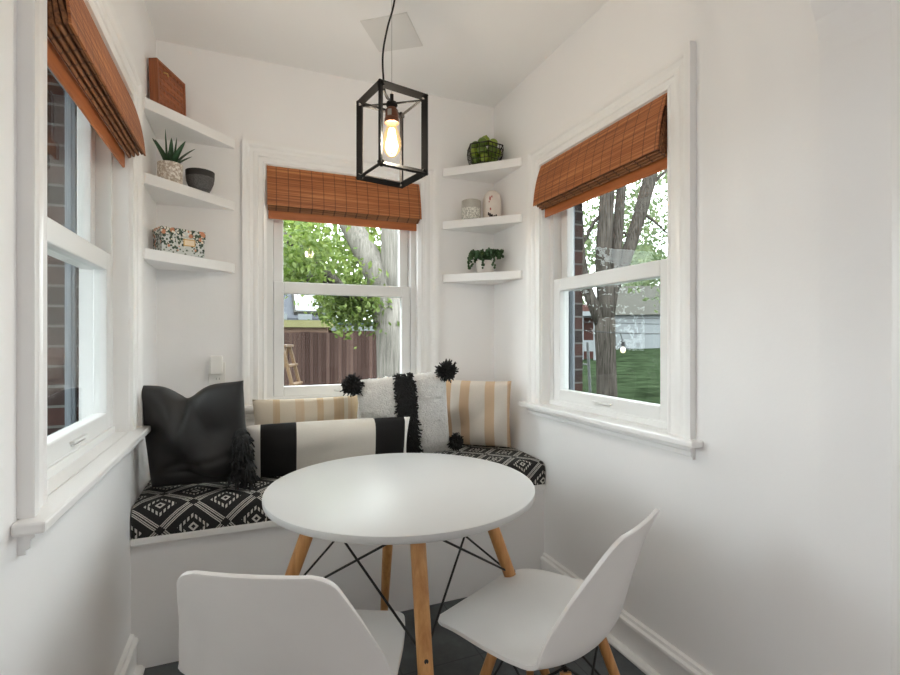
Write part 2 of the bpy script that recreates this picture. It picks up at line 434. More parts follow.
# ------------------------------------------------------------------ mesh building
class MB:
    def __init__(self): self.bm = bmesh.new()
    def _add(self, verts, faces):
        vs = [self.bm.verts.new(v) for v in verts]
        for f in faces:
            try: self.bm.faces.new([vs[i] for i in f])
            except ValueError: pass
        return vs
    def box(self, x0, x1, y0, y1, z0, z1, mtx=None):
        vs = [Vector((x, y, z)) for x in (x0, x1) for y in (y0, y1) for z in (z0, z1)]
        if mtx is not None: vs = [mtx @ v for v in vs]
        self._add(vs, [(0, 1, 3, 2), (4, 6, 7, 5), (0, 4, 5, 1), (2, 3, 7, 6), (0, 2, 6, 4), (1, 5, 7, 3)])
        return self
    def ring(self, x0, x1, z0, z1, wl, wr, wb, wt, y0, y1):
        """rectangular frame in the xz plane between y0 and y1"""
        self.box(x0, x0 + wl, y0, y1, z0, z1); self.box(x1 - wr, x1, y0, y1, z0, z1)
        self.box(x0 + wl, x1 - wr, y0, y1, z0, z0 + wb); self.box(x0 + wl, x1 - wr, y0, y1, z1 - wt, z1)
        return self
    def tube(self, pts, r, seg=8, cap=True):
        pts = [Vector(p) for p in pts]
        rs = r if isinstance(r, (list, tuple)) else [r] * len(pts)
        up = None; rings = []
        for i, p in enumerate(pts):
            t = (pts[min(i + 1, len(pts) - 1)] - pts[max(i - 1, 0)]).normalized()
            if up is None:
                a = Vector((0, 0, 1)) if abs(t.z) < 0.9 else Vector((1, 0, 0))
                up = t.cross(a).normalized()
            else:
                up = (up - t * up.dot(t)).normalized()
            w = t.cross(up)
            rings.append([self.bm.verts.new(p + (up * math.cos(2 * PI * k / seg) + w * math.sin(2 * PI * k / seg)) * rs[i]) for k in range(seg)])
        for a, b in zip(rings, rings[1:]):
            for k in range(seg):
                self.bm.faces.new((a[k], a[(k + 1) % seg], b[(k + 1) % seg], b[k]))
        if cap:
            self.bm.faces.new(rings[0][::-1]); self.bm.faces.new(rings[-1])
        return self
    def lathe(self, prof, seg=24, c=(0, 0, 0), mtx=None):
        """prof: (radius, z) list; r = 0 closes with a point"""
        c = Vector(c); rings = []
        for r, z in prof:
            if r <= 1e-6:
                v = Vector((0, 0, z)); v = (mtx @ v if mtx else v) + c
                rings.append([self.bm.verts.new(v)])
            else:
                row = []
                for k in range(seg):
                    v = Vector((r * math.cos(2 * PI * k / seg), r * math.sin(2 * PI * k / seg), z))
                    row.append(self.bm.verts.new((mtx @ v if mtx else v) + c))
                rings.append(row)
        for a, b in zip(rings, rings[1:]):
            for k in range(seg):
                k2 = (k + 1) % seg
                if len(a) == 1 and len(b) == 1: continue
                if len(a) == 1: self.bm.faces.new((a[0], b[k], b[k2]))
                elif len(b) == 1: self.bm.faces.new((a[k], a[k2], b[0]))
                else: self.bm.faces.new((a[k], a[k2], b[k2], b[k]))
        return self
    def prism(self, poly, z0, z1):
        n = len(poly)
        a = [self.bm.verts.new((x, y, z0)) for x, y in poly]; b = [self.bm.verts.new((x, y, z1)) for x, y in poly]
        self.bm.faces.new(a[::-1]); self.bm.faces.new(b)
        for i in range(n): self.bm.faces.new((a[i], a[(i + 1) % n], b[(i + 1) % n], b[i]))
        return self
    def extrude_x(self, poly, x0, x1):
        """poly in (y,z), extruded along x"""
        n = len(poly)
        a = [self.bm.verts.new((x0, y, z)) for y, z in poly]; b = [self.bm.verts.new((x1, y, z)) for y, z in poly]
        self.bm.faces.new(a[::-1]); self.bm.faces.new(b)
        for i in range(n): self.bm.faces.new((a[i], a[(i + 1) % n], b[(i + 1) % n], b[i]))
        return self
    def grid(self, fn, nu, nv):
        vs = [[self.bm.verts.new(fn(i / nu, j / nv)) for j in range(nv + 1)] for i in range(nu + 1)]
        for i in range(nu):
            for j in range(nv):
                self.bm.faces.new((vs[i][j], vs[i + 1][j], vs[i + 1][j + 1], vs[i][j + 1]))
        return self
    def sphere(self, c, r, seg=12, rings=8, sc=(1, 1, 1)):
        prof = [(r * math.sin(PI * i / rings), -r * math.cos(PI * i / rings)) for i in range(rings + 1)]
        prof[0] = (0, -r); prof[-1] = (0, r)
        return self.lathe(prof, seg, c, Matrix.Diagonal(Vector(sc)))
    def off(self, v):
        bmesh.ops.translate(self.bm, vec=Vector(v), verts=self.bm.verts[:]); return self
    def build(self, name, mat, parent=None, bevel=0.0, smooth=False, loc=None, local=True, auto=None, segs=2):
        """vertices are in the parent's own space; loc (top-level only) moves the origin there without moving the mesh"""
        bmesh.ops.recalc_face_normals(self.bm, faces=self.bm.faces[:])
        if loc is not None: bmesh.ops.translate(self.bm, vec=-Vector(loc), verts=self.bm.verts[:])
        me = bpy.data.meshes.new(name)
        self.bm.to_mesh(me); self.bm.free()
        me.materials.append(mat)
        if smooth or auto is not None:
            me.polygons.foreach_set('use_smooth', [True] * len(me.polygons))
        o = bpy.data.objects.new(name, me); COL.objects.link(o)
        if parent: o.parent = parent
        if loc is not None: o.location = loc
        if auto is not None:
            try: me.set_sharp_from_angle(angle=math.radians(auto))
            except Exception: pass
        if bevel:
            b = o.modifiers.new('bevel', 'BEVEL'); b.width = bevel; b.segments = segs; b.limit_method = 'ANGLE'; b.angle_limit = math.radians(40)
            b.harden_normals = False
        return o

def empty(name, loc=(0, 0, 0), rz=0.0):
    o = bpy.data.objects.new(name, None); COL.objects.link(o)
    o.location = loc; o.rotation_euler = (0, 0, rz); o.empty_display_size = 0.05
    return o
def tag(o, label=None, cat=None, group=None, kind=None):
    if label: o['label'] = label
    if cat: o['category'] = cat
    if group: o['group'] = group
    if kind: o['kind'] = kind
    return o
def copy_tree(o, parent=None):
    c = o.copy(); COL.objects.link(c)
    if parent is not None: c.parent = parent
    for ch in list(o.children): copy_tree(ch, c)
    return c
def struct(o, label, cat): return tag(o, label, cat, kind='structure')

# ------------------------------------------------------------------ the room shell
KX0, KX1, KY0 = -2.2, 2.9, -2.8
mb = MB(); mb.box(KX0 - 0.2, KX1 + 0.2, KY0 - 0.2, 0.71, -0.08, 0.0)  # unseen floor, split off and made pale to bounce light into the nook
struct(mb.build('floor_kitchen', M['kitchen_floor']), 'unseen kitchen floor behind the camera, pale grey to bounce light', 'floor')
mb = MB(); mb.box(KX0 - 0.2, KX1 + 0.2, 0.71, BY, -0.08, 0.0)
struct(mb.build('floor', M['floor']), 'dark slate grey floor under the table and chairs', 'floor')
mb = MB(); mb.box(KX0 - 0.2, KX1 + 0.2, KY0 - 0.2, BY + WT, CZ, CZ + 0.1)
struct(mb.build('ceiling', M['ceil']), 'white painted ceiling above the pendant lantern', 'ceiling')

def wall_with_opening(name, kind, lo, hi, c, label):
    """canonical wall: runs along local x from lo to hi, room at -y, window opening around c; brick veneer outside"""
    t = WT - 0.10
    e = 0.0
    m1 = MB()
    m1.box(lo, c - OW, 0, t, 0, CZ); m1.box(c + OW, hi, 0, t, 0, CZ)
    m1.box(c - OW, c + OW, 0, t, 0, OZ0); m1.box(c - OW, c + OW, 0, t, OZ1, CZ)
    o = m1.build(name, M['wall'])
    m2 = MB(); g = 0.015
    lo2, hi2 = lo, hi
    m2.box(lo2, c - OW + g, t, WT, -0.4, CZ + 0.2); m2.box(c + OW - g, hi2, t, WT, -0.4, CZ + 0.2)
    m2.box(c - OW + g, c + OW - g, t, WT, -0.4, OZ0 - 0.02); m2.box(c - OW + g, c + OW - g, t, WT, OZ1 + 0.01, CZ + 0.2)
    m2.build('brick_veneer', M['brick'], o)
    struct(o, label, 'wall')
    return o

CB, CR, CL = 0.484, 1.687, 1.639           # window centres along their walls
w = wall_with_opening('wall_back', 'b', LX - WT, RX + WT, CB, 'white back wall behind the bench, window in its middle')
w.location = (0, BY, 0)
w = wall_with_opening('wall_right', 'r', -BY, -AY1, -CR, 'white wall on the right with the large sash window')
w.location = (RX, 0, 0); w.rotation_euler = (0, 0, -PI / 2)
w = wall_with_opening('wall_left', 'l', AY1, BY, CL, 'white wall on the left edge with the near sash window')
w.location = (LX, 0, 0); w.rotation_euler = (0, 0, PI / 2)

# arch wall between nook and kitchen
mb = MB()
def arch_pts():
    cx = (JX + JXL) / 2; a = (JX - JXL) / 2; zs, rise = 1.90, 0.464
    pts = [(JX, 0), (JX, zs)]
    for i in range(1, 32):
        th = PI * i / 32
        pts.append((cx + a * math.cos(th), zs + rise * math.sin(th)))
    pts += [(JXL, zs), (JXL, 0)]
    return pts
ap = arch_pts()
def top_of(x):
    return (x, CZ)
for (xa, za), (xb, zb) in zip(ap, ap[1:]):
    if abs(xa - xb) < 1e-6: continue
    vs = [(xa, AY0, za), (xb, AY0, zb), (xb, AY0, CZ), (xa, AY0, CZ), (xa, AY1, za), (xb, AY1, zb), (xb, AY1, CZ), (xa, AY1, CZ)]
    mb._add(vs, [(0, 1, 2, 3), (7, 6, 5, 4), (0, 4, 5, 1), (3, 2, 6, 7)])
mb.box(JX, KX1 + 0.1, AY0, AY1, 0, CZ); mb.box(KX0 - 0.1, JXL, AY0, AY1, 0, CZ)
bmesh.ops.remove_doubles(mb.bm, verts=mb.bm.verts[:], dist=1e-5)
struct(mb.build('wall_front', M['wall'], bevel=0.014, segs=3), 'white arch wall at the right edge, opening into the nook', 'wall')
mb = MB(); mb.box(1.322, 1.40, AY0 - 0.022, AY0, 0, 2.3)
struct(mb.build('trim_1', M['trim'], bevel=0.004), 'narrow white casing strip at the far right edge', 'trim')
# kitchen behind the camera
mb = MB(); mb.box(KX0 - 0.1, KX0, KY0, AY0, 0, CZ)
struct(mb.build('wall_kitchen_left', M['wall']), 'white kitchen wall behind the camera on the left', 'wall')
mb = MB(); mb.box(KX1, KX1 + 0.1, KY0, AY0, 0, CZ)
struct(mb.build('wall_kitchen_right', M['wall']), 'white kitchen wall behind the camera on the right', 'wall')
mb = MB(); mb.box(KX0 - 0.1, KX1 + 0.1, KY0 - 0.1, KY0, 0, CZ)
struct(mb.build('wall_kitchen_back', M['wall']), 'white kitchen wall behind the camera', 'wall')

# ceiling patch plate
def quad_plate():
    m = MB()
    P4 = [(0.5815, 2.298), (0.758, 2.171), (0.618, 1.975), (0.447, 2.105)]
    m.prism(P4, CZ - 0.006, CZ)
    return m
o = quad_plate().build('ceiling_plate', M['plate'], bevel=0.002, loc=(0.60, 2.13, CZ - 0.006))
tag(o, 'square white cover plate on the ceiling behind the lamp cord', 'cover plate')

# baseboards (profile swept along a wall)
BASE = [(0, 0), (0.045, 0), (0.045, 0.008), (0.036, 0.018), (0.020, 0.020), (0.020, 0.105), (0.026, 0.108), (0.024, 0.118), (0.014, 0.124), (0.012, 0.134), (0, 0.138)]
mb = MB(); mb.extrude_x([(-n, z) for n, z in BASE], -2.06, -AY1)
o = mb.build('baseboard_right', M['trim'], auto=35); o.location = (RX, 0, 0); o.rotation_euler = (0, 0, -PI / 2)
struct(o, 'white moulded baseboard along the right wall', 'baseboard')
mb = MB(); mb.extrude_x([(-n, z) for n, z in BASE], AY1, 2.06)
o = mb.build('baseboard_left', M['trim'], auto=35); o.location = (LX, 0, 0); o.rotation_euler = (0, 0, PI / 2)
struct(o, 'white moulded baseboard along the left wall', 'baseboard')

# ------------------------------------------------------------------ windows (canonical: x along wall, room at -y, z up from 0.8)
def make_window():
    B = -0.80
    root = empty('window_1', (0, 0, 0.80))
    # casing swept around the opening
    prof = [(0.0, 0.0), (0.0, 0.012), (0.008, 0.014), (0.014, 0.010), (0.030, 0.012), (0.034, 0.016), (0.050, 0.015), (0.056, 0.012),
            (0.072, 0.015), (0.078, 0.022), (0.086, 0.026), (0.107, 0.026), (0.107, 0.0)]
    m = MB(); zb = 0.868 + B; zt = OZ1 + B
    rows = []
    for u, n in prof:
        rows.append([m.bm.verts.new(p) for p in ((-OW - u, -n, zb), (-OW - u, -n, zt + u), (OW + u, -n, zt + u), (OW + u, -n, zb))])
    for a, b in zip(rows, rows[1:]):
        for k in range(3): m.bm.faces.new((a[k], a[k + 1], b[k + 1], b[k]))
    m.bm.faces.new([r[0] for r in rows]); m.bm.faces.new([r[3] for r in rows])
    m.build('casing', M['trim'], root, auto=30)
    m = MB()
    hx = OW + 0.107 + 0.03
    m.box(-hx, hx, -0.052, 0.0, 0.845 + B, 0.868 + B); m.box(-OW, OW, 0.0, 0.14, 0.845 + B, 0.868 + B)
    m.build('stool', M['trim'], root, bevel=0.005)
    m = MB(); ax = OW + 0.105
    m.extrude_x([(0, 0.845 + B), (-0.026, 0.845 + B), (-0.026, 0.832 + B), (-0.019, 0.826 + B), (-0.019, 0.812 + B), (-0.012, 0.808 + B), (-0.012, 0.800 + B), (0, 0.800 + B)], -ax, ax)
    m.build('apron', M['trim'], root, auto=30)
    m = MB(); m.ring(-OW, OW, 0.868 + B, OZ1 + B, 0.008, 0.008, 0.0001, 0.008, 0.0, 0.14)
    m.build('jamb', M['trim'], root)
    a = OW - 0.008
    m = MB()
    m.ring(-a, a, 0.868 + B, OZ1 - 0.008 + B, 0.030, 0.030, 0.030, 0.030, 0.046, 0.138)
    m.box(-a, a, 0.040, 0.060, 0.868 + B, 0.893 + B)
    m.build('frame', M['vinyl'], root, bevel=0.002)
    m = MB(); m.ring(-a, a, 0.868 + B, OZ1 - 0.01 + B, 0.026, 0.026, 0.026, 0.026, 0.150, 0.178)
    m.ring(-a + 0.026, a - 0.026, 0.894 + B, OZ1 - 0.036 + B, 0.006, 0.006, 0.01, 0.01, 0.158, 0.17)
    m.build('storm_frame', M['storm'], root, bevel=0.002)
    s = OW - 0.040
    low = MB().ring(-s, s, 0.896 + B, 1.486 + B, 0.050, 0.050, 0.052, 0.060, 0.046, 0.086).build('lower_sash', M['vinyl'], root, bevel=0.004)
    MB().box(-s + 0.045, s - 0.045, 0.064, 0.068, 0.94 + B, 1.43 + B).build('pane', M['glass'], low)
    mm = MB(); mm.box(-0.06, 0.06, 0.034, 0.046, 0.918 + B, 0.924 + B); mm.box(-0.05, 0.05, 0.036, 0.046, 0.910 + B, 0.912 + B)
    mm.build('sash_lift', M['vinyl'], low, bevel=0.002)
    upp = MB().ring(-s, s, 1.430 + B, 2.020 + B, 0.050, 0.050, 0.056, 0.050, 0.090, 0.130).build('upper_sash', M['vinyl'], root, bevel=0.004)
    MB().box(-s + 0.045, s - 0.045, 0.108, 0.112, 1.48 + B, 1.98 + B).build('pane', M['glass'], upp)
    return root
w1 = make_window(); w1.location = (CB, BY, 0.80)
struct(w1, 'white double hung window in the back wall above the bench', 'window')
w2 = copy_tree(w1); w2.name = 'window_2'; w2.location = (RX, CR, 0.80); w2.rotation_euler = (0, 0, -PI / 2)
struct(w2, 'white double hung window in the right wall', 'window')
w3 = copy_tree(w1); w3.name = 'window_3'; w3.location = (LX, CL, 0.80); w3.rotation_euler = (0, 0, PI / 2)
struct(w3, 'white double hung window at the left edge of the photo', 'window')

# ------------------------------------------------------------------ bamboo blinds
def make_blind():
    B = -1.79
    root = empty('bamboo_blind', (0, 0, 1.79))
    h = OW - 0.006
    # valance: gently bowed sheet flaring towards the room at the bottom
    def sheet(front, th):
        n = len(front); poly = []
        for (y, z) in front: poly.append((y, z))
        for (y, z) in reversed(front): poly.append((y + th, z + 0.001))
        return poly
    fr = []
    for i in range(13):
        t = i / 12
        fr.append((-0.004 - 0.048 * t ** 0.8 - 0.006 * math.sin(PI * t), 2.055 - 0.206 * t + B))
    m = MB(); m.extrude_x(sheet(fr, 0.006), -h, h)
    m.build('valance', M['reed'], root, auto=40)
    m = MB(); m.box(-h, h, 0.000, 0.036, 2.02 + B, 2.055 + B)
    m.build('head_rail', M['bar_wood'], root)
    for k in range(4):
        y1 = -0.040 + 0.0125 * k
        zb = 1.851 - 0.006 * k
        loop = []
        for i in range(9):
            a = PI + PI * i / 8
            loop.append((y1 + 0.005 * math.cos(a), zb + 0.007 + 0.007 * math.sin(a)))
        loop += [(max(y1 + 0.005, -0.006), 2.0 - 0.01 * k), (max(y1, -0.008) + 0.004, 2.012)]
        m = MB(); m.extrude_x([(y, z + B) for y, z in loop], -h + 0.004, h - 0.004)
        m.build('fold', M['fold'], root, auto=40)
    m = MB(); m.box(-h + 0.008, h - 0.008, 0.010, 0.018, 1.796 + B, 1.850 + B)
    m.build('bottom_bar', M['bar_wood'], root, bevel=0.003)
    return root
b1 = make_blind(); b1.location = (CB, BY, 1.79)
tag(b1, 'bamboo roman blind on the back window above the pillows', 'window blind', 'bamboo blinds')
b2 = copy_tree(b1); b2.location = (RX, CR, 1.79); b2.rotation_euler = (0, 0, -PI / 2)
tag(b2, 'bamboo roman blind on the right wall window', 'window blind', 'bamboo blinds')
b3 = copy_tree(b1); b3.location = (LX, CL, 1.79); b3.rotation_euler = (0, 0, PI / 2)
tag(b3, 'bamboo roman blind at the top left, seen from below', 'window blind', 'bamboo blinds')

# ------------------------------------------------------------------ corner shelves
SH = 0.33; ST = 0.045
def corner_shelf(left):
    m = MB()
    if left: poly = [(LX, BY), (LX, BY - SH), (LX + 0.012, BY - SH), (LX + SH, BY - 0.012), (LX + SH, BY)]
    else: poly = [(RX, BY), (RX - SH, BY), (RX - SH, BY - 0.012), (RX - 0.012, BY - SH), (RX, BY - SH)]
    return m.prism(poly, -ST, 0)
for z, which in ((2.16, 'top'), (1.86, 'middle'), (1.558, 'lowest')):
    for left in (True, False):
        m = corner_shelf(left); m.off((0, 0, z))
        c = (LX + 0.1, BY - 0.1, z - ST) if left else (RX - 0.1, BY - 0.1, z - ST)
        o = m.build('corner_shelf', M['trim'], bevel=0.003, loc=c)
        what = {('top', True): 'holding the carved wooden tray', ('middle', True): 'holding the aloe and grey bowl', ('lowest', True): 'holding the floral box',
                ('top', False): 'holding the basket of limes', ('middle', False): 'holding the candle jar and blush vase', ('lowest', False): 'holding the trailing plant'}[(which, left)]
        tag(o, 'white triangular corner shelf %s' % what, 'shelf', 'corner shelves')

# ------------------------------------------------------------------ bench and cushion
bench = empty('window_bench', (0.48, 2.33, 0))
def bl(m): return m.off((-0.48, -2.33, 0))
m = MB(); m.box(LX, RX, 2.065, BY, 0.0, 0.452)
bl(m).build('front_panel', M['wall'], bench)
m = MB(); m.box(LX, RX, 2.050, BY, 0.452, 0.478)
bl(m).build('seat_board', M['trim'], bench, bevel=0.003)
tag(bench, 'white built in bench filling the back of the nook', 'bench')
CT = 0.600
m = MB()
cl, cr, cf, cb = LX + 0.004, RX - 0.006, 2.052, BY - 0.006
def cush(u, v):
    return None
nx, ny = 60, 16
prof = [(cf, 0.479), (cf - 0.004, 0.51), (cf - 0.005, 0.545), (cf - 0.002, 0.572), (cf + 0.008, 0.590), (cf + 0.022, 0.599)]
for i in range(1, 14): prof.append((cf + 0.022 + (cb - 0.012 - cf - 0.022) * i / 13, CT + 0.006 * math.sin(PI * i / 13)))
prof += [(cb, 0.585), (cb, 0.479)]
rows = []
for i in range(nx + 1):
    x = cl + (cr - cl) * i / nx
    d = min(i, nx - i) * (cr - cl) / nx
    k = 1.0 if d > 0.05 else 0.90 + 0.10 * math.sqrt(max(0, 1 - (1 - d / 0.05) ** 2))
    rows.append([m.bm.verts.new((x, y + 0.004 * math.sin(i * 0.9) * (0.3 if j > 5 else 1) * (j > 0), 0.479 + (z - 0.479) * k)) for j, (y, z) in enumerate(prof)])
for a, b in zip(rows, rows[1:]):
    for j in range(len(prof) - 1): m.bm.faces.new((a[j], b[j], b[j + 1], a[j + 1]))
    m.bm.faces.new((a[0], a[-1], b[-1], b[0]))
m.bm.faces.new(rows[0]); m.bm.faces.new(rows[-1][::-1])
cus = m.build('bench_cushion', M['kilim'], auto=60, loc=(LX, cf, 0.595))
tag(cus, 'long black bench cushion with white diamond pattern', 'cushion')

# ------------------------------------------------------------------ pillows
def pillow_mesh(W, H, T, n=26, chop=0.0, wr=0.004, ear=0.06, seed=0, pw=0.42):
    """pillow standing in local xz plane, bottom edge at z=0, front is -y"""
    m = MB(); r = np.random.default_rng(seed)
    ph = r.uniform(0, 6.28, 12); fq = r.uniform(2.0, 7.0, 12)
    def pt(u, v, side):
        x = W / 2 * u * (1 - ear * (1 - v * v)); z = H / 2 * v * (1 - ear * (1 - u * u))
        th = T / 2 * (max(0, (1 - u * u)) * max(0, (1 - v * v))) ** pw
        wv = sum(math.sin(fq[k] * (u * math.cos(ph[k]) + v * math.sin(ph[k])) + ph[k] * 2) for k in range(6)) * wr
        y = side * (th + wv * (1 - u * u) * (1 - v * v))
        if chop:
            g = math.exp(-((u + 0.12) / 0.30) ** 2) * max(0, (v + 0.2) / 1.2) ** 1.3
            z -= chop * g
            cr = math.exp(-((u + 0.10 + 0.12 * (1 - v)) / 0.09) ** 2) * max(0, v + 0.15) * (1 - v * v) ** 0.3
            cr += 0.5 * math.exp(-((u - 0.02 - 0.3 * (1 - v)) / 0.07) ** 2) * max(0, v + 0.1) * (1 - v * v) ** 0.3
            cr += 0.28 * math.exp(-((v + 0.45 - 0.18 * u) / 0.07) ** 2) * (1 - u * u) + 0.22 * math.exp(-((v + 0.72 + 0.10 * u) / 0.05) ** 2) * (1 - u * u)
            y -= side * 0.62 * chop * cr
        return Vector((x, y, z + H / 2))
    fr, bk = [], []
    for i in range(n + 1):
        a, b = [], []
        for j in range(n + 1):
            u = math.sin(PI / 2 * (2 * i / n - 1)) * 0.35 + 0.65 * (2 * i / n - 1)
            v = math.sin(PI / 2 * (2 * j / n - 1)) * 0.35 + 0.65 * (2 * j / n - 1)
            a.append(m.bm.verts.new(pt(u, v, -1)))
            b.append(a[-1] if i in (0, n) or j in (0, n) else m.bm.verts.new(pt(u, v, 1)))
        fr.append(a); bk.append(b)
    for i in range(n):
        for j in range(n):
            m.bm.faces.new((fr[i][j], fr[i + 1][j], fr[i + 1][j + 1], fr[i][j + 1]))
            q = (bk[i][j], bk[i][j + 1], bk[i + 1][j + 1], bk[i + 1][j])
            try: m.bm.faces.new(q)
            except ValueError: pass
    return m
def yarn_ball(c, r, n=150, seed=1, sc=(1, 1, 1), w=0.0022, down=0.0):
    m = MB(); q = np.random.default_rng(seed); c = Vector(c)
    m.sphere(c, r * 0.62, 10, 7, sc)
    for k in range(n):
        d = Vector(q.normal(size=3)); d.normalize()
        d = Vector((d.x * sc[0], d.y * sc[1], d.z * sc[2]))
        L = r * q.uniform(0.8, 1.12)
        bend = Vector(q.normal(size=3)) * r * 0.18 + Vector((0, 0, -down * r))
        m.tube([c + d * r * 0.3, c + d * L * 0.75 + bend * 0.4, c + d * L + bend], [w, w, w * 0.8], 4)
    return m
def set_pillow(o, loc, rz, lean, roll=0.0):
    o.location = loc
    o.rotation_mode = 'XYZ'
    R = Matrix.Rotation(rz, 4, 'Z') @ Matrix.Rotation(-lean, 4, 'X') @ Matrix.Rotation(roll, 4, 'Y')
    o.rotation_euler = R.to_euler('XYZ')

# black pillow in the left corner
t = empty('throw_pillow')
pillow_mesh(0.385, 0.425, 0.15, 64, chop=0.05, wr=0.013, ear=0.055, seed=3, pw=0.36).build('cover', M['black_satin'], t, smooth=True)
tm = MB()
for k in range(11):
    f = k / 10
    c = Vector((0.178 + 0.016 * math.sin(k * 2.1) - 0.05 * max(0, f - 0.7) * (k % 2) * 3, -0.045 - 0.018 * (k % 2), 0.220 - 0.180 * f))
    tm.sphere(c, 0.026, 8, 6)
    for q in range(34):
        d = Vector(rng.normal(size=3)); d.normalize()
        tm.tube([c + d * 0.012, c + d * 0.028 + Vector((0, -0.003, -0.004)), c + d * 0.036 + Vector((0, -0.004, -0.020))], [0.0042, 0.004, 0.0032], 4)
tm.build('tassel', M['black_felt'], t)
set_pillow(t, (-0.165, 2.190, CT + 0.014), math.radians(-14), math.radians(-13), math.radians(-2))
tag(t, 'black satin throw pillow with dented top in the left corner', 'pillow', 'bench pillows')
BLACK_P = t

t = empty('throw_pillow')
pillow_mesh(0.50, 0.305, 0.10, 22, wr=0.003, ear=0.04, seed=5).build('cover', M['tan_soft'], t, smooth=True)
set_pillow(t, (0.268, 2.485, CT + 0.008), 0, math.radians(-6), 0)
tag(t, 'tan and cream faded pillow under the back window', 'pillow', 'bench pillows')
TAN_B = t

t = empty('throw_pillow')
pillow_mesh(0.70, 0.235, 0.14, 26, wr=0.002, ear=0.025, seed=8, pw=0.36).build('cover', M['lumbar'], t, smooth=True)
set_pillow(t, (0.338, 2.215, CT + 0.010), math.radians(-3), math.radians(-14), 0)
tag(t, 'long cream lumbar pillow with a black band near each end', 'pillow', 'bench pillows')
LUMBAR = t

# white fleece pillow with black shag stripe and pompoms
t = empty('throw_pillow')
pm = pillow_mesh(0.44, 0.425, 0.14, 44, wr=0.003, ear=0.02, seed=11, pw=0.34)
for v in pm.bm.verts:
    if abs(v.co.y) > 0.01: v.co += Vector(rng.normal(size=3)) * 0.0022
pm.build('cover', M['fleece'], t, smooth=True)
fm = MB()
def fl_y(x, z):
    v_ = (z - 0.2125) / 0.2125; u_ = x / 0.22
    return -0.07 * (max(0, 1 - u_ * u_) * max(0, 1 - v_ * v_)) ** 0.34
fm.grid(lambda u, v: Vector((-0.026 + 0.078 * u, fl_y(-0.026 + 0.078 * u, 0.004 + 0.42 * v) - 0.006, 0.004 + 0.42 * v)), 6, 30)
for k in range(1500):
    zz = rng.uniform(0.0, 0.432); xx = rng.uniform(-0.030, 0.056)
    yy = fl_y(xx, zz) - 0.002
    a_ = rng.uniform(0, 2 * PI); L = rng.uniform(0.012, 0.024)
    dx, dz = math.cos(a_) * L, math.sin(a_) * L - 0.006
    fm.tube([(xx, yy, zz), (xx + dx * 0.4, yy - 0.014, zz + dz * 0.4), (xx + dx, yy - 0.012 - 0.008 * rng.random(), zz + dz)], [0.0040, 0.0042, 0.0034], 4)
fm.build('shag_stripe', M['black_felt'], t)
yarn_ball((-0.232, -0.015, 0.405), 0.047, 420, 2, w=0.0034).build('pompom', M['black_felt'], t)
yarn_ball((0.222, -0.015, 0.428), 0.045, 420, 3, w=0.0034).build('pompom', M['black_felt'], t)
yarn_ball((0.247, -0.02, 0.050), 0.036, 380, 4, w=0.0034).build('pompom', M['black_felt'], t)
set_pillow(t, (0.748, 2.375, CT + 0.004), math.radians(-13), math.radians(-13), math.radians(-5.5))
tag(t, 'white fleece pillow with black shag stripe and black pompom corners', 'pillow', 'bench pillows')
FLEECE = t

t = empty('throw_pillow')
pillow_mesh(0.40, 0.375, 0.15, 30, wr=0.006, ear=0.05, seed=14, pw=0.36).build('cover', M['tan_stripe'], t, smooth=True)
set_pillow(t, (1.145, 2.425, CT + 0.010), math.radians(-34), math.radians(-12), math.radians(1))
tag(t, 'cream pillow with wide tan vertical stripes in the right corner', 'pillow', 'bench pillows')
STRIPE_P = t

# ------------------------------------------------------------------ table
TZ = 0.735; TC = (0.4545, 1.5026); TR = 0.418
table = empty('round_table', (TC[0], TC[1], 0))
m = MB(); m.lathe([(0, TZ - 0.022), (TR - 0.006, TZ - 0.022), (TR - 0.001, TZ - 0.018), (TR, TZ - 0.004), (TR - 0.001, TZ - 0.001), (TR - 0.004, TZ), (0, TZ)], 96)
m.build('tabletop', M['tabletop'], table, auto=50)
PH = -1.711; RT, RF = 0.251, 0.512
def leg_pt(i, f):
    a = PH + i * PI / 2
    r = RT + (RF - RT) * (1 - f)
    return Vector((r * math.cos(a), r * math.sin(a), f * (TZ - 0.022)))
for i in range(4):
    top, bot = leg_pt(i, 1.0), leg_pt(i, 0.0)
    m = MB(); m.tube([bot + Vector((0, 0, 0.006)), bot.lerp(top, 0.03), bot.lerp(top, 0.5), bot.lerp(top, 0.999)], [0.014, 0.0155, 0.020, 0.0215], 16)
    lg = m.build('leg', M['beech'], table, auto=50)
    bp = leg_pt(i, 0.57); a = PH + i * PI / 2
    d = Vector((math.cos(a), math.sin(a), 0.25)).normalized()
    MB().tube([bp + d * 0.008, bp + d * 0.0205], 0.0055, 10).build('bolt', M['wire_black'], lg)
for i in range(4):
    for j_ in ((i + 1) % 4, (i + 3) % 4):
        m = MB(); m.tube([leg_pt(i, 0.97), leg_pt(j_, 0.575)], 0.0034, 8); m.build('strut', M['wire_black'], table)
tag(table, 'round white table on splayed wooden legs with black wire struts', 'table')

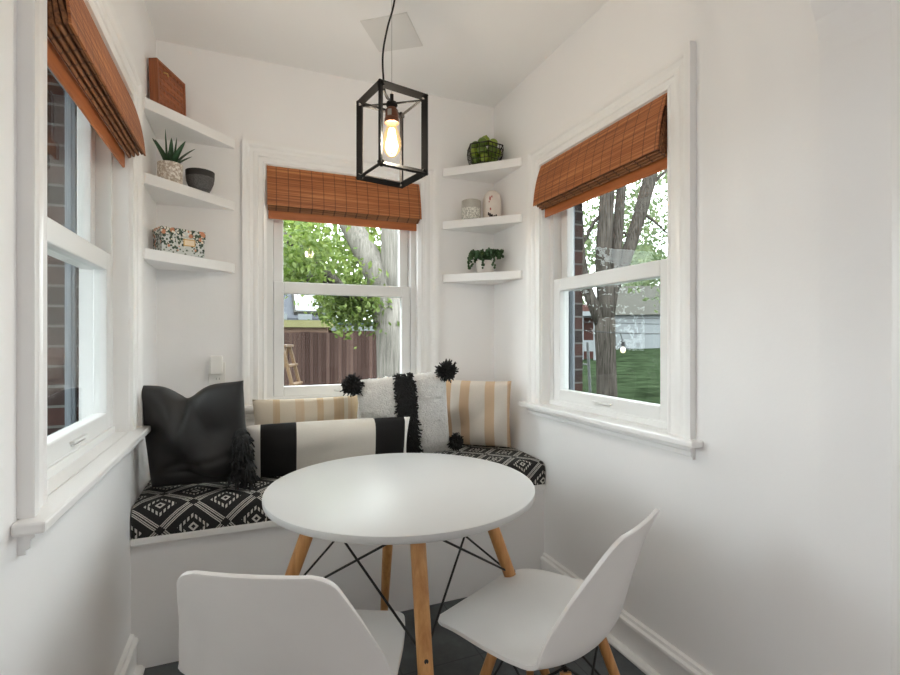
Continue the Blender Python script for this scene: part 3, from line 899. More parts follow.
# ------------------------------------------------------------------ chairs
def spline(pts, t):
    n = len(pts) - 1; x = min(max(t, 0), 1) * n; i = min(int(x), n - 1); f = x - i
    p0 = pts[max(i - 1, 0)]; p1 = pts[i]; p2 = pts[i + 1]; p3 = pts[min(i + 2, n)]
    return tuple(0.5 * (2 * b + (c - a) * f + (2 * a - 5 * b + 4 * c - d) * f * f + (3 * b - a - 3 * c + d) * f ** 3) for a, b, c, d in zip(p0, p1, p2, p3))
def make_chair(S=0.9):
    root = empty('shell_chair')
    # spine: (forward y, z, half width, edge lift)
    sp = [(0.308, 0.398, 0.190, 0.000), (0.282, 0.426, 0.218, 0.002), (0.180, 0.447, 0.246, 0.008), (0.06, 0.442, 0.262, 0.018), (-0.04, 0.430, 0.267, 0.034),
          (-0.125, 0.430, 0.272, 0.052), (-0.185, 0.464, 0.274, 0.068), (-0.215, 0.545, 0.260, 0.068), (-0.240, 0.640, 0.230, 0.048), (-0.268, 0.735, 0.200, 0.024), (-0.300, 0.822, 0.170, 0.006)]
    NU, NV = 56, 28
    m = MB(); rows = []
    # arclength for rounding the ends
    ss = [spline(sp, i / 400) for i in range(401)]
    acc = [0.0]
    for a, b in zip(ss, ss[1:]): acc.append(acc[-1] + math.hypot(a[0] - b[0], a[1] - b[1]))
    tot = acc[-1]
    for i in range(NU + 1):
        e = i / NU
        e = e - 0.09 * math.sin(2 * PI * e)          # denser near the ends
        tgt = e * tot
        k = min(range(401), key=lambda q: abs(acc[q] - tgt))
        y, z, hw, lift = ss[k]
        ya, za = ss[max(k - 2, 0)][:2]; yb, zb = ss[min(k + 2, 400)][:2]
        L = math.hypot(yb - ya, zb - za); ty, tz = (yb - ya) / L, (zb - za) / L
        ny, nz = tz, -ty                              # normal towards the sitter
        if nz < 0 and k < 200: ny, nz = -ny, -nz
        dd = min(tgt, tot - tgt); R = 0.100 if tgt < tot / 2 else 0.040
        if dd < R: hw -= R * (1 - math.sqrt(max(0, 1 - ((R - dd) / R) ** 2)))
        row = []
        for j in range(NV + 1):
            u = 2 * j / NV - 1
            u = 0.75 * u + 0.25 * math.sin(PI / 2 * u)
            l = lift * abs(u) ** 2.2
            row.append(m.bm.verts.new((hw * u * S, (y + ny * l) * S, (z + nz * l) * S)))
        rows.append(row)
    for a, b in zip(rows, rows[1:]):
        for j in range(NV): m.bm.faces.new((a[j], a[j + 1], b[j + 1], b[j]))
    sh = m.build('seat_shell', M['plastic'], root, smooth=True)
    so = sh.modifiers.new('solid', 'SOLIDIFY'); so.thickness = 0.010; so.offset = 0
    bv = sh.modifiers.new('bevel', 'BEVEL'); bv.width = 0.003; bv.segments = 2; bv.limit_method = 'ANGLE'; bv.angle_limit = math.radians(50)
    tops = {}
    for sx in (-1, 1):
        for sy in (-1, 1):
            top = Vector((0.115 * sx, -0.01 + 0.115 * sy, 0.395)) * S; bot = Vector((0.225 * sx, -0.01 + 0.215 * sy, 0.0)) * S
            m = MB(); m.tube([bot + Vector((0, 0, 0.005)), bot.lerp(top, 0.04), bot.lerp(top, 0.6), top], [0.010 * S, 0.0125 * S, 0.0165 * S, 0.0165 * S], 14)
            m.build('leg', M['beech'], root, auto=50)
            tops[(sx, sy)] = (top, bot)
    m = MB()
    for (a, b) in (((-1, -1), (1, -1)), ((-1, 1), (1, 1)), ((-1, -1), (-1, 1)), ((1, -1), (1, 1))):
        ta, ba = tops[a]; tb, bb = tops[b]
        m.tube([ta.lerp(ba, 0.0) + Vector((0, 0, 0.012)), bb.lerp(tb, 0.42)], 0.0035, 6)
        m.tube([tb.lerp(bb, 0.0) + Vector((0, 0, 0.012)), ba.lerp(ta, 0.42)], 0.0035, 6)
    m.build('strut', M['wire_black'], root)
    m = MB()
    for (a, b) in (((-1, -1), (1, 1)), ((-1, 1), (1, -1))):
        m.tube([tops[a][0] + Vector((0, 0, 0.004)), Vector((0, -0.01 * S, 0.412 * S)), tops[b][0] + Vector((0, 0, 0.004))], 0.006, 8)
    m.build('bracket', M['wire_black'], root)
    return root
ch1 = make_chair(0.9)
ch1.location = (0.130, 1.258, 0); ch1.rotation_euler = (0, 0, -math.radians(27.5))
tag(ch1, 'white moulded shell chair at the lower left, its back to the camera', 'chair', 'shell chairs')
ch2 = copy_tree(ch1); ch2.location = (0.782, 1.180, 0); ch2.rotation_euler = (0, 0, math.radians(27))
tag(ch2, 'white moulded shell chair at the lower right, its seat in view', 'chair', 'shell chairs')

# ------------------------------------------------------------------ pendant lantern
PC = Vector((0.434, 1.552, 0)); PZ0, PZ1 = 1.724, 1.982
pend = empty('pendant_lantern', (PC.x, PC.y, PZ0))
ux, uy = None, None
fwv = Vector((math.sin(math.radians(22.4)), math.cos(math.radians(22.4)), 0)); rtv = Vector((fwv.y, -fwv.x, 0))
dg = (rtv * 0.19 + fwv * 0.98).normalized()            # direction of the far corner
dp = Vector((dg.y, -dg.x, 0))
hd = 0.121
cor = [-dg * hd, dp * hd, dg * hd, -dp * hd]           # near, right, far, left
PH_ = PZ1 - PZ0
def flat_bar(m, a, b, wdir, wid, th):
    a = Vector(a); b = Vector(b); t = (b - a).normalized(); wd = (wdir - t * wdir.dot(t)).normalized(); nn = t.cross(wd)
    vs = []
    for p in (a, b):
        for s1, s2 in ((0, -1), (1, -1), (1, 1), (0, 1)):
            vs.append(p + wd * wid * s1 + nn * th / 2 * s2)
    m._add(vs, [(0, 1, 2, 3), (7, 6, 5, 4), (0, 4, 5, 1), (1, 5, 6, 2), (2, 6, 7, 3), (3, 7, 4, 0)])
m = MB()
BW, BT = 0.021, 0.0075
for i in range(4):
    c0, c1 = cor[i], cor[(i + 1) % 4]
    flat_bar(m, c0, c0 + Vector((0, 0, PH_)), -c0, BW, BT)
    mid = (c0 + c1) / 2
    flat_bar(m, c0, c1, (-mid).normalized() + Vector((0, 0, 1.0)), BW, BT)
    flat_bar(m, c0 + Vector((0, 0, PH_)), c1 + Vector((0, 0, PH_)), (-mid).normalized() + Vector((0, 0, -1.0)), BW, BT)
m.build('cage', M['black_metal'], pend)
m = MB(); zc = PH_ - 0.018
m.tube([cor[0] * 0.93 + Vector((0, 0, zc)), cor[2] * 0.93 + Vector((0, 0, zc))], 0.0035, 8)
m.tube([cor[1] * 0.93 + Vector((0, 0, zc)), cor[3] * 0.93 + Vector((0, 0, zc))], 0.0035, 8)
m.build('cross_bar', M['black_metal'], pend)
m = MB(); m.tube([(0, 0, zc - 0.004), (0, 0, PH_ + 0.012)], 0.006, 10)
m.lathe([(0, zc + 0.004), (0.017, zc + 0.003), (0.019, zc - 0.006), (0.014, zc - 0.014), (0, zc - 0.014)], 20)
m.build('stem', M['black_metal'], pend)
m = MB(); z0 = zc - 0.014
m.lathe([(0, z0), (0.014, z0), (0.0205, z0 - 0.008), (0.0215, z0 - 0.028), (0.0215, z0 - 0.034), (0.0235, z0 - 0.036), (0.0235, z0 - 0.050), (0.018, z0 - 0.052), (0, z0 - 0.052)], 24)
sk = m.build('socket', M['copper'], pend, auto=40)
m = MB(); 
for k in range(7):
    a = math.atan2(-fwv.y, -fwv.x) - 0.55 + 0.09 * k
    a2 = a + 0.09
    m._add([(0.0222 * math.cos(q), 0.0222 * math.sin(q), z) for q, z in ((a, z0 - 0.012), (a2, z0 - 0.012), (a2, z0 - 0.032), (a, z0 - 0.032))], [(0, 1, 2, 3)])
m.build('sticker', M['votive_top'], sk)
m = MB(); z1 = z0 - 0.048
m.lathe([(0.014, z1), (0.016, z1 - 0.012), (0.024, z1 - 0.035), (0.0305, z1 - 0.060), (0.031, z1 - 0.074), (0.026, z1 - 0.094), (0.015, z1 - 0.108), (0.005, z1 - 0.114), (0, z1 - 0.115)], 28)
bu = m.build('bulb', M['bulb_glass'], pend, smooth=True)
m = MB()
for k in range(5):
    a = 2 * PI * k / 5
    m.tube([(0.006 * math.cos(a), 0.006 * math.sin(a), z1 - 0.022), (0.0125 * math.cos(a), 0.0125 * math.sin(a), z1 - 0.060), (0.007 * math.cos(a), 0.007 * math.sin(a), z1 - 0.094)], 0.0046, 6)
m.build('filament', M['filament'], bu)
# steel cable and looping cord up to a small canopy
zt = CZ - PZ0
m = MB(); m.tube([(0, 0, PH_ + 0.01), (0, 0, zt)], 0.0008, 6); m.build('suspension_wire', M['steel'], pend)
key = [(-0.02, 0.0), (0.0, -0.018), (0.10, -0.027), (0.25, -0.029), (0.40, -0.014), (0.54, 0.007), (0.72, 0.016), (1.0, 0.004)]
cp = []
for i in range(41):
    t_ = i / 40
    f, l_ = spline(key, t_)
    cp.append(rtv * l_ + Vector((0, 0, PH_ + 0.004 + (zt - 0.02 - PH_ - 0.004) * f)))
m = MB(); m.tube(cp, 0.0032, 8); m.build('cord', M['cord'], pend, smooth=True)
m = MB(); m.lathe([(0, zt), (0.06, zt), (0.06, zt - 0.018), (0.045, zt - 0.024), (0, zt - 0.024)], 28)
m.build('canopy', M['black_metal'], pend, auto=40)
pl_ = bpy.data.lights.new('bulb_light', 'POINT'); pl_.energy = 15.5; pl_.shadow_soft_size = 0.03; pl_.color = (1.0, 0.99, 0.985)
po = bpy.data.objects.new('bulb_light', pl_); COL.objects.link(po); po.parent = pend; po.location = (0, 0, z1 - 0.065)
tag(pend, 'black open cage lantern with a glowing bulb hanging above the table', 'pendant lamp')

# ------------------------------------------------------------------ outlet with plugged in adapter
o = empty('wall_outlet', (-0.137, BY, 0.964))
MB().box(-0.037, 0.037, -0.006, 0, 0.0, 0.118).build('cover_plate', M['outlet'], o, bevel=0.003)
m = MB(); m.lathe([(0, 0), (0.016, 0), (0.017, 0.003), (0, 0.003)], 20, (0.004, -0.0055, 0.036), Matrix.Rotation(PI / 2, 4, 'X'))
rc = m.build('socket_face', M['outlet'], o, auto=40)
m = MB(); m.box(-0.004, -0.0025, -0.0090, -0.0080, 0.034, 0.043); m.box(0.0095, 0.011, -0.0090, -0.0080, 0.034, 0.043)
m.build('slot', M['slot'], rc)
tag(o, 'white wall outlet above the black pillow', 'outlet')
MB().box(-0.030, 0.026, -0.046, -0.007, 0.060, 0.150).off((-0.137, BY, 0.964)).build('plug_in_adapter', M['outlet'], bevel=0.008, loc=(-0.139, BY - 0.026, 1.024), segs=3)
tag(bpy.data.objects['plug_in_adapter'], 'white plug in adapter in the upper socket of the outlet', 'adapter')

# ------------------------------------------------------------------ things on the left shelves
S1, S2, S3 = 2.16, 1.86, 1.558
# carved wooden tray leaning in the corner on the top shelf
t = empty('wooden_tray')
W_, H_, D_ = 0.20, 0.200, 0.034
MB().ring(-W_ / 2, W_ / 2, 0, H_, 0.012, 0.012, 0.012, 0.012, -D_, 0).build('frame', M['tray_wood'], t, bevel=0.002)
m = MB(); m.box(-W_ / 2 + 0.012, W_ / 2 - 0.012, -0.030, -0.022, 0.012, H_ - 0.012)
pn = m.build('panel', M['tray_carved'], t)
m = MB()
for i in range(7):
    for j in range(7):
        x = -0.072 + 0.024 * i; z = 0.034 + 0.0245 * j
        if (i + j) % 2: m.sphere((x, -0.030, z), 0.008, 8, 6, (1, 0.35, 1))
        else: m.box(x - 0.007, x + 0.007, -0.0325, -0.029, z - 0.002, z + 0.002)
m.build('carving', M['tray_carved'], pn)
m = MB(); m.tube([(-0.060, -0.036, 0.160), (-0.045, -0.042, 0.163), (-0.030, -0.036, 0.160)], 0.003, 6)
m.build('metal_ring', M['brass'], t)
t.location = (-0.336, 2.463, S1 + 0.002); t.rotation_euler = (math.radians(-2), 0, math.radians(67)); t.scale = (1.08, 1.08, 1.02)
tag(t, 'reddish carved wooden tray leaning on the top left shelf', 'tray')
TRAY = t

# aloe in a speckled pot
t = empty('potted_aloe', (-0.312, 2.425, S2)); t.scale = (1.12, 1.12, 1.12)
m = MB(); m.lathe([(0, 0), (0.040, 0), (0.043, 0.004), (0.044, 0.080), (0.041, 0.082), (0.039, 0.074), (0, 0.074)], 28)
m.build('pot', M['terrazzo'], t, auto=50)
def aloe_leaf(az, tilt, L, w, curl):
    m = MB(); rows = []
    n = 9; p = Vector((0.008 * math.cos(az), 0.008 * math.sin(az), 0.072)); ang = tilt
    side = Vector((-math.sin(az), math.cos(az), 0))
    for i in range(n + 1):
        f = i / n
        d = Vector((math.cos(az) * math.sin(ang), math.sin(az) * math.sin(ang), math.cos(ang)))
        nn = side.cross(d)
        ww = 1.3 * w * (0.75 + 0.5 * f) * (1 - f) ** 0.75 + 0.0004
        rows.append([m.bm.verts.new(p + side * ww * a + nn * b * ww) for a, b in ((-1, 0.25), (0, -0.25), (1, 0.25), (0, 0.0))])
        p = p + d * L / n; ang += curl / n
    for a, b in zip(rows, rows[1:]):
        for k in range(4): m.bm.faces.new((a[k], a[(k + 1) % 4], b[(k + 1) % 4], b[k]))
    m.bm.faces.new(rows[0][::-1]); m.bm.faces.new(rows[-1])
    return m
for az, ti, L, w_, cu in ((0.0, 0.55, 0.115, 0.013, 0.5), (1.1, 0.35, 0.12, 0.013, 0.3), (1.7, 0.45, 0.11, 0.013, 0.4), (4.35, 0.8, 0.13, 0.012, 0.6), (3.9, 0.35, 0.10, 0.013, 0.5), (5.4, 0.6, 0.12, 0.013, 0.5),
                          (0.6, 0.12, 0.125, 0.011, 0.05), (3.0, 0.06, 0.145, 0.011, 0.0), (5.0, 0.15, 0.105, 0.011, 0.1), (5.95, 0.9, 0.085, 0.009, 0.4), (4.8, 1.0, 0.09, 0.009, 0.4)):
    aloe_leaf(az, ti, L, w_, cu).build('leaf', M['aloe'], t, smooth=True)
tag(t, 'small aloe in a round speckled stone pot on the left middle shelf', 'plant')

t = empty('stone_bowl', (-0.200, 2.478, S2)); t.scale = (1.10, 1.10, 1.12)
m = MB(); m.lathe([(0, 0.002), (0.034, 0.002), (0.040, 0.008), (0.051, 0.035), (0.0535, 0.054)], 32)
m.lathe([(0, 0), (0.036, 0), (0.034, 0.002)], 32)
m.build('body', M['bowl_grey'], t, auto=50)
m = MB(); m.lathe([(0.0535, 0.054), (0.0545, 0.078), (0.051, 0.079), (0.049, 0.054), (0.040, 0.016), (0, 0.012)], 32)
m.build('rim', M['bowl_black'], t, auto=50)
tag(t, 'charcoal grey bowl with a black rim beside the aloe', 'bowl')

t = empty('keepsake_box', (-0.280, 2.452, S3), math.radians(27)); t.scale = (1, 1, 1.12)
MB().box(-0.088, 0.088, -0.05, 0.05, 0, 0.070).build('body', M['floral'], t, bevel=0.002)
MB().box(-0.091, 0.091, -0.053, 0.053, 0.0705, 0.100).build('lid', M['floral'], t, bevel=0.002)
ho = MB().ring(-0.002, 0.046, 0.036, 0.062, 0.003, 0.003, 0.003, 0.003, -0.0535, -0.0502).build('label_holder', M['brass'], t)
MB().box(0.001, 0.043, -0.0515, -0.0502, 0.039, 0.059).build('card', M['card'], ho)
tag(t, 'floral paper keepsake box with a brass label holder on the lowest left shelf', 'box')

# ------------------------------------------------------------------ things on the right shelves
LB = Vector((1.236, 2.480, S1)); LS = 1.22
t = empty('wire_basket', LB); t.scale = (LS, LS, LS)
m = MB(); NB = 6; Rb = 0.088
def hexp(r, z, k): 
    a = 2 * PI * k / NB + 0.25
    return Vector((r * math.cos(a), r * math.sin(a), z))
levels = [(0.066, 0.003), (0.078, 0.022), (0.085, 0.045), (0.088, 0.068), (0.086, 0.088)]
for r, z in levels:
    for k in range(NB): m.tube([hexp(r, z, k), hexp(r, z, k + 1)], 0.0016 if z < 0.08 else 0.0028, 6)
for k in range(NB):
    for j in range(4):
        f = j / 4
        pts = [hexp(r, z, k).lerp(hexp(r, z, k + 1), f) for r, z in levels]
        m.tube(pts, 0.0016, 6)
for j in range(-3, 4):
    m.tube([(-0.058, 0.018 * j, 0.003), (0.058, 0.018 * j, 0.003)], 0.0014, 5)
m.build('mesh', M['basket_wire'], t)
tag(t, 'black wire basket full of limes on the top right shelf', 'basket')
lime_me = MB().sphere((0, 0, 0), 0.0225, 16, 10, (1, 1, 1.0))
lime_me.lathe([(0.006, 0.021), (0.003, 0.0255), (0, 0.026)], 8)
lime0 = lime_me.build('lime', M['lime'], smooth=True)
lime_b = lime0.data.copy(); lime_b.materials.clear(); lime_b.materials.append(M['lime_b'])
spots = []
for lay, (z, R, n, off) in enumerate(((0.027, 0.046, 6, 0.0), (0.062, 0.053, 7, 0.4), (0.098, 0.044, 5, 0.2))):
    for k in range(n):
        a = 2 * PI * k / n + off
        spots.append((R * math.cos(a), R * math.sin(a), z))
    spots.append((0.0, 0.0, z + (0.0 if lay < 2 else 0.024)))
for i, (x, y, z) in enumerate(spots):
    l = lime0 if i == 0 else lime0.copy()
    if i: COL.objects.link(l)
    if i % 3 == 1 or z > 0.11: l.data = lime_b
    l.location = LB + Vector((x, y, z)) * LS; l.scale = (LS, LS, LS)
    l.rotation_euler = (rng.uniform(0, 3), rng.uniform(0, 3), 0)
    if z > 0.11: tag(l, 'light green lime on the very top of the heap in the wire basket', 'lime', 'limes in the wire basket')
    elif z > 0.09: tag(l, 'lime of the top layer, showing above the rim of the wire basket', 'lime', 'limes in the wire basket top layer')
    else: tag(l, 'lime seen through the mesh of the wire basket on the top right shelf', 'lime', 'limes inside the wire basket')

t = empty('candle_jar', (1.160, 2.500, S2)); t.scale = (1.2, 1.2, 1.18)
m = MB(); m.lathe([(0, 0), (0.042, 0), (0.045, 0.004), (0.045, 0.052)], 32); m.build('patterned_base', M['chevron'], t, auto=40)
m = MB(); m.lathe([(0.045, 0.052), (0.045, 0.088), (0.042, 0.090), (0.041, 0.060), (0, 0.058)], 32); m.build('rim', M['votive_top'], t, auto=40)
tag(t, 'short grey patterned candle jar on the right middle shelf', 'candle jar')

t = empty('ceramic_vase', (1.28, 2.478, S2)); t.scale = (1.15, 1.15, 1.25)
m = MB(); m.lathe([(0, 0), (0.043, 0), (0.045, 0.005), (0.046, 0.05), (0.045, 0.095), (0.038, 0.118), (0.026, 0.130), (0.020, 0.134), (0.014, 0.130), (0, 0.126)], 32)
m.build('body', M['blush'], t, smooth=True)
base_a = math.atan2(-2.455, -1.205)
def dab(m, da, z, r, sz):
    a = base_a + da
    rr = 0.0455
    m.sphere((rr * math.cos(a), rr * math.sin(a), z), r, 8, 6, (0.6, 0.6, sz))
m = MB()
for da, z, r, sz in ((-0.25, 0.018, 0.008, 1.2), (-0.05, 0.014, 0.009, 0.9), (0.2, 0.010, 0.009, 0.8), (0.42, 0.013, 0.007, 1.2), (-0.42, 0.024, 0.006, 1.3)): dab(m, da, z, r, sz)
m.build('painted_mark', M['blush_dark'], t)
for da, z, r, sz in ((-0.25, 0.092, 0.007, 1.4), (-0.05, 0.1, 0.005, 1.0), (-0.2, 0.045, 0.006, 1.0), (-0.35, 0.078, 0.004, 1.0)): 
    m = MB(); dab(m, da, z, r, sz); m.build('painted_flower', M['blush_red'], t)
tag(t, 'tall blush ceramic vase with dark painted marks on the right middle shelf', 'vase')

t = empty('trailing_plant', (1.238, 2.482, S3)); t.scale = (1.15, 1.15, 1.2)
m = MB(); m.lathe([(0, 0), (0.036, 0), (0.040, 0.004), (0.045, 0.055), (0.0455, 0.060), (0.041, 0.060), (0.038, 0.050), (0, 0.050)], 28)
m.build('pot', M['ceramic'], t, auto=40)
m = MB(); m.lathe([(0, 0.052), (0.039, 0.050), (0.039, 0.049), (0, 0.049)], 20); m.build('soil', M['soil'], t)
m = MB(); qq = np.random.default_rng(5)
for k in range(44):
    a = qq.uniform(0, 2 * PI); out = qq.uniform(0.02, 0.088); drop = qq.uniform(0.0, 0.055)
    if k < 8:
        a = base_a + (-1.35 + 0.38 * k); out = 0.066 if k in (2, 3, 4) else 0.082; drop = 0.10 if k in (0, 1, 3, 5) else 0.03
    pts = []
    for i in range(9):
        f = i / 8
        r_ = out * min(1, f * 1.7)
        zz = 0.052 + 0.055 * math.sin(PI * min(1, f * 1.2) * 0.62) - drop * max(0, f - 0.3) ** 1.3 * 1.35
        pts.append(Vector((r_ * math.cos(a), r_ * math.sin(a), max(0.004 if r_ < 0.1 else -0.02, zz))))
    for i in range(len(pts) - 1):
        for s_ in range(3):
            p = pts[i].lerp(pts[i + 1], s_ / 3) + Vector(qq.normal(size=3)) * 0.0035
            p.z = max(0.006, p.z)
            m.sphere(p, qq.uniform(0.0050, 0.0076), 6, 4)
m.build('foliage', M['pearl'], t, smooth=True)
tag(t, 'trailing string of pearls plant in a white pot on the lowest right shelf', 'plant')

# ------------------------------------------------------------------ outdoors
def gz(x, y):
    return -0.35 + 0.046 * max(0.0, x - 3.0) * (1 if x < 40 else 1)
m = MB(); NX, NY = 40, 40
X0, X1_, Y0_, Y1_ = -40, 60, -30, 70
m.grid(lambda u, v: Vector((X0 + (X1_ - X0) * u, Y0_ + (Y1_ - Y0_) * v, gz(X0 + (X1_ - X0) * u, Y0_ + (Y1_ - Y0_) * v))), NX, NY)
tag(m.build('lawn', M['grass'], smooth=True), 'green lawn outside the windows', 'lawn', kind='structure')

def leaf_cloud(m, centres, n, size, spread, q):
    """many small folded leaves around branch points"""
    cs = np.array(centres); idx = q.integers(0, len(cs), n)
    pos = cs[idx] + q.normal(size=(n, 3)) * spread
    nr = q.normal(size=(n, 3)); nr /= np.linalg.norm(nr, axis=1)[:, None]
    ax = q.normal(size=(n, 3)); ax -= nr * (ax * nr).sum(1)[:, None]; ax /= np.linalg.norm(ax, axis=1)[:, None]
    bx = np.cross(nr, ax); sz = q.uniform(0.6, 1.25, n) * size
    for k in range(n):
        p, a, b, c, s = pos[k], ax[k], bx[k], nr[k], sz[k]
        vs = [p - a * s, p - a * s * 0.1 + b * s * 0.55, p + a * s, p - a * s * 0.1 - b * s * 0.55, p + c * s * 0.18]
        v = [m.bm.verts.new(x) for x in vs]
        m.bm.faces.new((v[0], v[1], v[4])); m.bm.faces.new((v[1], v[2], v[4])); m.bm.faces.new((v[2], v[3], v[4])); m.bm.faces.new((v[3], v[0], v[4]))
def build_leaves(name, centres, n, size, spread, mat, parent, seed):
    """fast leaf mesh straight from arrays"""
    q = np.random.default_rng(seed)
    cs = np.array(centres, dtype=float); idx = q.integers(0, len(cs), n)
    pos = cs[idx] + q.normal(size=(n, 3)) * spread
    nr = q.normal(size=(n, 3)); nr /= np.linalg.norm(nr, axis=1)[:, None]
    ax = q.normal(size=(n, 3)); ax -= nr * (ax * nr).sum(1)[:, None]; ax /= np.linalg.norm(ax, axis=1)[:, None]
    bx = np.cross(nr, ax); s = (q.uniform(0.6, 1.25, n) * size)[:, None]
    V = np.stack([pos - ax * s, pos - ax * s * .1 + bx * s * .55, pos + ax * s, pos - ax * s * .1 - bx * s * .55, pos + nr * s * .2], 1).reshape(-1, 3)
    b = np.arange(n)[:, None] * 5
    F = np.stack([b + [0, 1, 4], b + [1, 2, 4], b + [2, 3, 4], b + [3, 0, 4]], 1).reshape(-1, 3)
    me = bpy.data.meshes.new(name)
    me.from_pydata(V.tolist(), [], F.tolist())
    me.materials.append(mat)
    o = bpy.data.objects.new(name, me); COL.objects.link(o); o.parent = parent
    return o
def tree(name, loc, trunks, leaf_c, n, size, spread, tmat, lmat, label, seed, branches=(), bmat=None):
    """trunks: list of (points, radii) relative to loc"""
    r = empty(name, loc)
    m = MB()
    for pts, rad in trunks: m.tube(pts, rad, 14)
    m.build('trunk', tmat, r, smooth=True)
    if branches:
        for pts, rad in branches: MB().tube(pts, rad, 8).build('branch', bmat or M['trunk'], r, smooth=True)
    build_leaves('foliage', leaf_c, n, size, spread, lmat, r, seed)
    tag(r, label, 'tree')
    return r
TH = math.radians(22.4); FX, FY = math.sin(TH), math.cos(TH)
def at(px, py, d):
    """point at depth d metres in front of the camera position (placed by image pixel, depth assumed)"""
    l = (px - 450) / 490.0
    return Vector((FX * d + FY * l * d, FY * d - FX * l * d, 1.2 - (py - 337.5) / 490.0 * d))

# tree behind the back window: thick pale trunk that forks
q = np.random.default_rng(21)
base = at(398, 337, 6.2); base.z = gz(base.x, base.y)
def rel(px, py, d): return at(px, py, d) - base
trunks = [([Vector((0.0, 0, -0.1)), rel(396, 395, 6.2), rel(392, 335, 6.2), rel(385, 297, 6.2)], [0.27, 0.235, 0.20, 0.20]),
          ([rel(388, 303, 6.2), rel(378, 275, 6.25), rel(362, 245, 6.3), rel(349, 222, 6.4), rel(325, 170, 6.6), rel(310, 110, 6.8)], [0.19, 0.17, 0.155, 0.14, 0.12, 0.08]),
          ([rel(389, 303, 6.2), rel(391, 270, 6.2), rel(390, 235, 6.2), rel(392, 190, 6.3), rel(396, 120, 6.4)], [0.15, 0.125, 0.115, 0.11, 0.09])]
brs = [([rel(380, 300, 6.2), rel(345, 292, 5.8), rel(325, 272, 5.5), rel(300, 246, 5.3), rel(285, 238, 5.2), rel(262, 215, 5.0)], [0.07, 0.065, 0.065, 0.06, 0.055, 0.04]),
       ([rel(345, 293, 5.8), rel(318, 284, 5.6), rel(296, 268, 5.4), rel(280, 254, 5.3), rel(255, 240, 5.1)], [0.05, 0.055, 0.055, 0.05, 0.03])]
lc = []
for k in range(150):
    px_ = q.uniform(262, 372); py_ = q.uniform(205, 278)
    if math.hypot(px_ - 334, (py_ - 226) * 0.8) < 15: continue          # open gap in the crown
    lc.append(rel(px_, py_, q.uniform(5.6, 8.5) if px_ < 335 else q.uniform(6.9, 8.6)))
for k in range(64):
    lc.append(rel(q.uniform(334, 376), q.uniform(286, 315), q.uniform(5.9, 7.4)))
for k in range(12):
    lc.append(rel(q.uniform(284, 322), q.uniform(232, 282), q.uniform(4.5, 5.0)))
for k in range(16):
    lc.append(rel(q.uniform(376, 402), q.uniform(225, 300), q.uniform(6.9, 8.0)))
for k in range(60):
    lc.append(rel(q.uniform(200, 470), q.uniform(60, 200), q.uniform(5.0, 8.5)))
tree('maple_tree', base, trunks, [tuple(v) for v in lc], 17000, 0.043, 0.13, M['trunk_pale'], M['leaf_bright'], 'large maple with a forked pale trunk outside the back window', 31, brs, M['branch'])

# trees beyond the right window
base = at(605, 337, 8.5); base.z = gz(base.x, base.y)
trunks = [([Vector((0, 0, -0.1)), rel(607, 396, 8.5), rel(606, 360, 8.5), rel(605, 335, 8.5), rel(605, 318, 8.5)], [0.22, 0.175, 0.165, 0.175, 0.17]),
          ([rel(604, 332, 8.5), rel(594, 306, 8.5), rel(585, 285, 8.5), rel(580, 255, 8.55), rel(578, 215, 8.6), rel(575, 160, 8.7)], [0.11, 0.10, 0.095, 0.09, 0.085, 0.07]),
          ([rel(606, 330, 8.5), rel(606, 300, 8.5), rel(603, 265, 8.5), rel(605, 225, 8.5), rel(608, 185, 8.5), rel(610, 130, 8.5)], [0.14, 0.15, 0.135, 0.13, 0.12, 0.09]),
          ([rel(607, 318, 8.5), rel(612, 290, 8.5), rel(616, 255, 8.6), rel(619, 215, 8.7), rel(622, 180, 8.8), rel(626, 130, 8.9)], [0.12, 0.11, 0.095, 0.09, 0.08, 0.06]),
          ([rel(612, 292, 8.55), rel(622, 268, 8.6), rel(632, 240, 8.7), rel(641, 210, 8.8), rel(649, 182, 8.9), rel(660, 130, 9.0)], [0.10, 0.11, 0.11, 0.115, 0.12, 0.09])]
m_lead = [([rel(578, 250, 8.6), rel(586, 238, 8.6), rel(594, 222, 8.55), rel(602, 214, 8.5)], [0.02, 0.03, 0.03, 0.035]),
       ([rel(649, 186, 8.9), rel(658, 178, 9.0), rel(672, 166, 9.1)], [0.05, 0.035, 0.02]),
       ([rel(641, 212, 8.8), rel(655, 222, 8.8), rel(668, 234, 8.8)], [0.03, 0.025, 0.015]),
       ([rel(617, 240, 8.65), rel(624, 232, 8.7), rel(634, 246, 8.7)], [0.02, 0.025, 0.02])]
lc = [rel(q.uniform(560, 690), q.uniform(150, 262), q.uniform(10.0, 13.0)) for k in range(70)]
lc += [rel(q.uniform(632, 690), q.uniform(255, 282), q.uniform(9.4, 11.0)) for k in range(10)]
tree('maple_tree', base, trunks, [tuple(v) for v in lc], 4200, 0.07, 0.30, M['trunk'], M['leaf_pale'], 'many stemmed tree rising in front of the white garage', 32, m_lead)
for (px, d, hh, lab, mt, sd) in ((640, 47, 8.5, 'pale leafy tree far behind the garage roof', 'leaf_pale', 41), (700, 50, 8.0, 'bushy tree beyond the right end of the garage', 'leaf_hedge', 42), (566, 54, 9.0, 'green tree behind the red brick house', 'leaf_pale', 43)):
    base = at(px, 337, d); base.z = gz(base.x, base.y)
    lc = [Vector((q.normal() * 1.2, q.normal() * 1.2, q.uniform(2.6, hh))) for k in range(60)]
    tree('leafy_tree', base, [([Vector((0, 0, -0.1)), Vector((0.1, 0, 2.0)), Vector((0, 0.1, 4.5))], [0.25, 0.2, 0.1])], [tuple(v) for v in lc], 3600, 0.26, 0.5, M['trunk'], M[mt], lab, sd)

